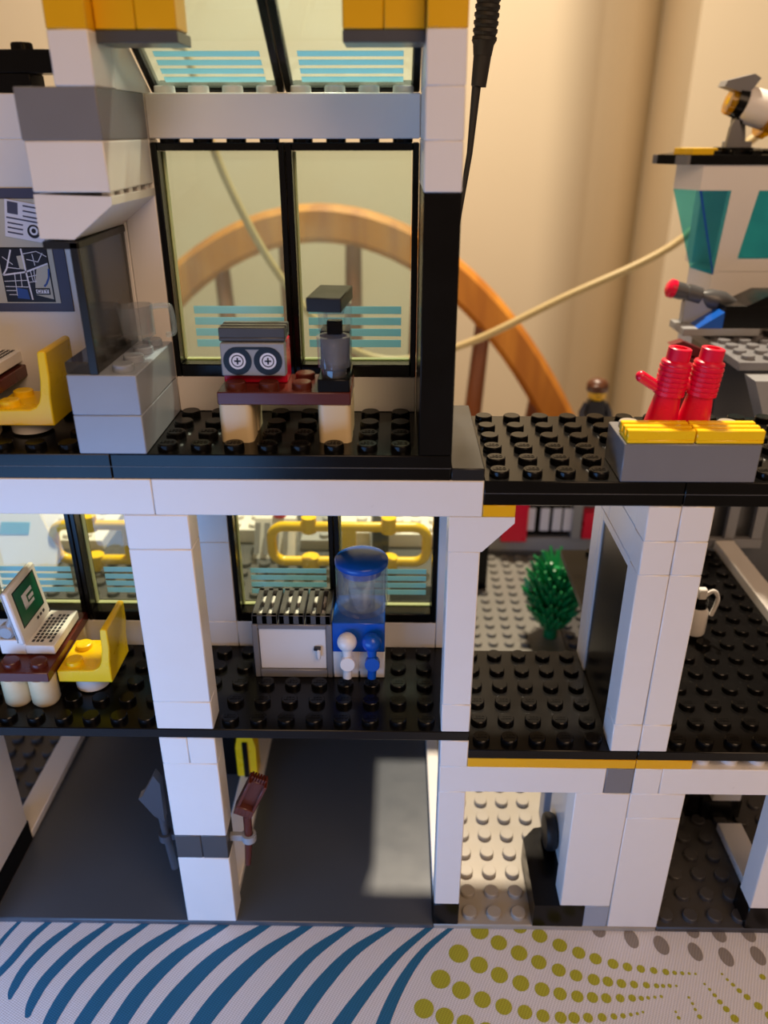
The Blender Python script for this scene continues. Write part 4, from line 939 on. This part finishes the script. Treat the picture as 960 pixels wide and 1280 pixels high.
# ---- cords
t = thing('hanging_cord', 'thin cream cord looping behind the building and up past the control tower', 'cord', (3, 40, 14))
m_ = MB('cord')
P = smoothpath([(-11.5, 40, 46), (-9.4, 40, 35.3), (-8.0, 40, 33.6), (-6.83, 40, 28.1), (-5.18, 40, 23.8), (-2.53, 40, 19), (1.2, 40, 14.6), (5.5, 40, 12.6), (11.3, 40, 13.7), (18.75, 40, 17.3), (27.4, 40, 21.8), (30.4, 40, 27.5), (32, 40, 29.6), (36, 40, 38)], 8)
m_.tube(P, .3, 10); m_.build('cord', t)
t = thing('power_cable', 'black ribbed cable boot hanging beside the right pillar', 'cable', (7.6, 5.6, 20.4))
m_ = MB('rubber'); prof = [(0, 0)]
for k in range(16): prof += [(.37, k*.22), (.4, k*.22+.03), (.4, k*.22+.12), (.35, k*.22+.15)]
m_.lathe(prof+[(0, 3.6)], (9.12, 8, 31.6), 20, None, Vector((.06, 0, 1))); m_.lathe([(0, 0), (.3, 0), (.34, .3), (.4, .42), (0, .44)], (9.08, 8, 31.2), 20, None, Vector((.06, 0, 1))); m_.build('boot', t)
m_ = MB('rubber'); m_.tube([(7.55, 5.6, 20.5), (7.75, 6.2, 21.5), (8.3, 7.6, 25), (8.8, 8, 28.3), (8.93, 8, 30.3), (9.0, 8, 30.32), (9.1, 8, 31.4)], .2, 14, radii=[.08, .08, .08, .1, .15, .25, .3]); m_.build('cable', t)
m_ = MB('rubber'); m_.tube([(9.3, 8, 35.1), (9.6, 8, 42), (10.5, 9, 60)], .3, 12); m_.build('lead', t)

# ================================================================== LIGHT, CAMERA
def area(name, loc, target, size, power, col, sy=None):
    l = bpy.data.lights.new(name, 'AREA'); l.energy = power; l.color = col; l.size = size*U
    if sy: l.shape = 'RECTANGLE'; l.size_y = sy*U
    o = bpy.data.objects.new(name, l); C.objects.link(o); o.location = Vector(loc)*U
    o.rotation_euler = (Vector(target)-Vector(loc)).to_track_quat('-Z', 'Y').to_euler()
    return o
area('ceiling_lamp', (14, 50, 105), (8, 20, 0), 7, 2000, (1, .84, .63))
area('window_light', (-14, -19, 6.8), (0, 0, 3), 28, 68, (.17, .45, 1), 14)
area('room_bounce', (34, -52, 74), (8, 0, 14), 50, 335, (1, .65, .40))
w = bpy.data.worlds.new('room_air'); bpy.context.scene.world = w; w.use_nodes = True
w.node_tree.nodes['Background'].inputs['Color'].default_value = (.95, .66, .45, 1)
w.node_tree.nodes['Background'].inputs['Strength'].default_value = .2

cam = bpy.data.cameras.new('camera'); co = bpy.data.objects.new('camera', cam); C.objects.link(co)
co.location = Vector((6.37659883, -21.7955713, 29.0905539))*U
co.rotation_euler = (1.12068631, .000505627, .0166874813)
cam.sensor_fit = 'VERTICAL'; cam.sensor_height = 36; cam.lens = 994.188846/1280*36
cam.clip_start = .01; cam.clip_end = 200
cam.dof.use_dof = True; cam.dof.focus_distance = 27*U; cam.dof.aperture_fstop = 1.1
bpy.context.scene.camera = co
vs_ = bpy.context.scene.view_settings
vs_.view_transform = 'Standard'; vs_.look = 'None'; vs_.exposure = 0.0
for o in bpy.data.objects:
    if '_w' in o: del o['_w']
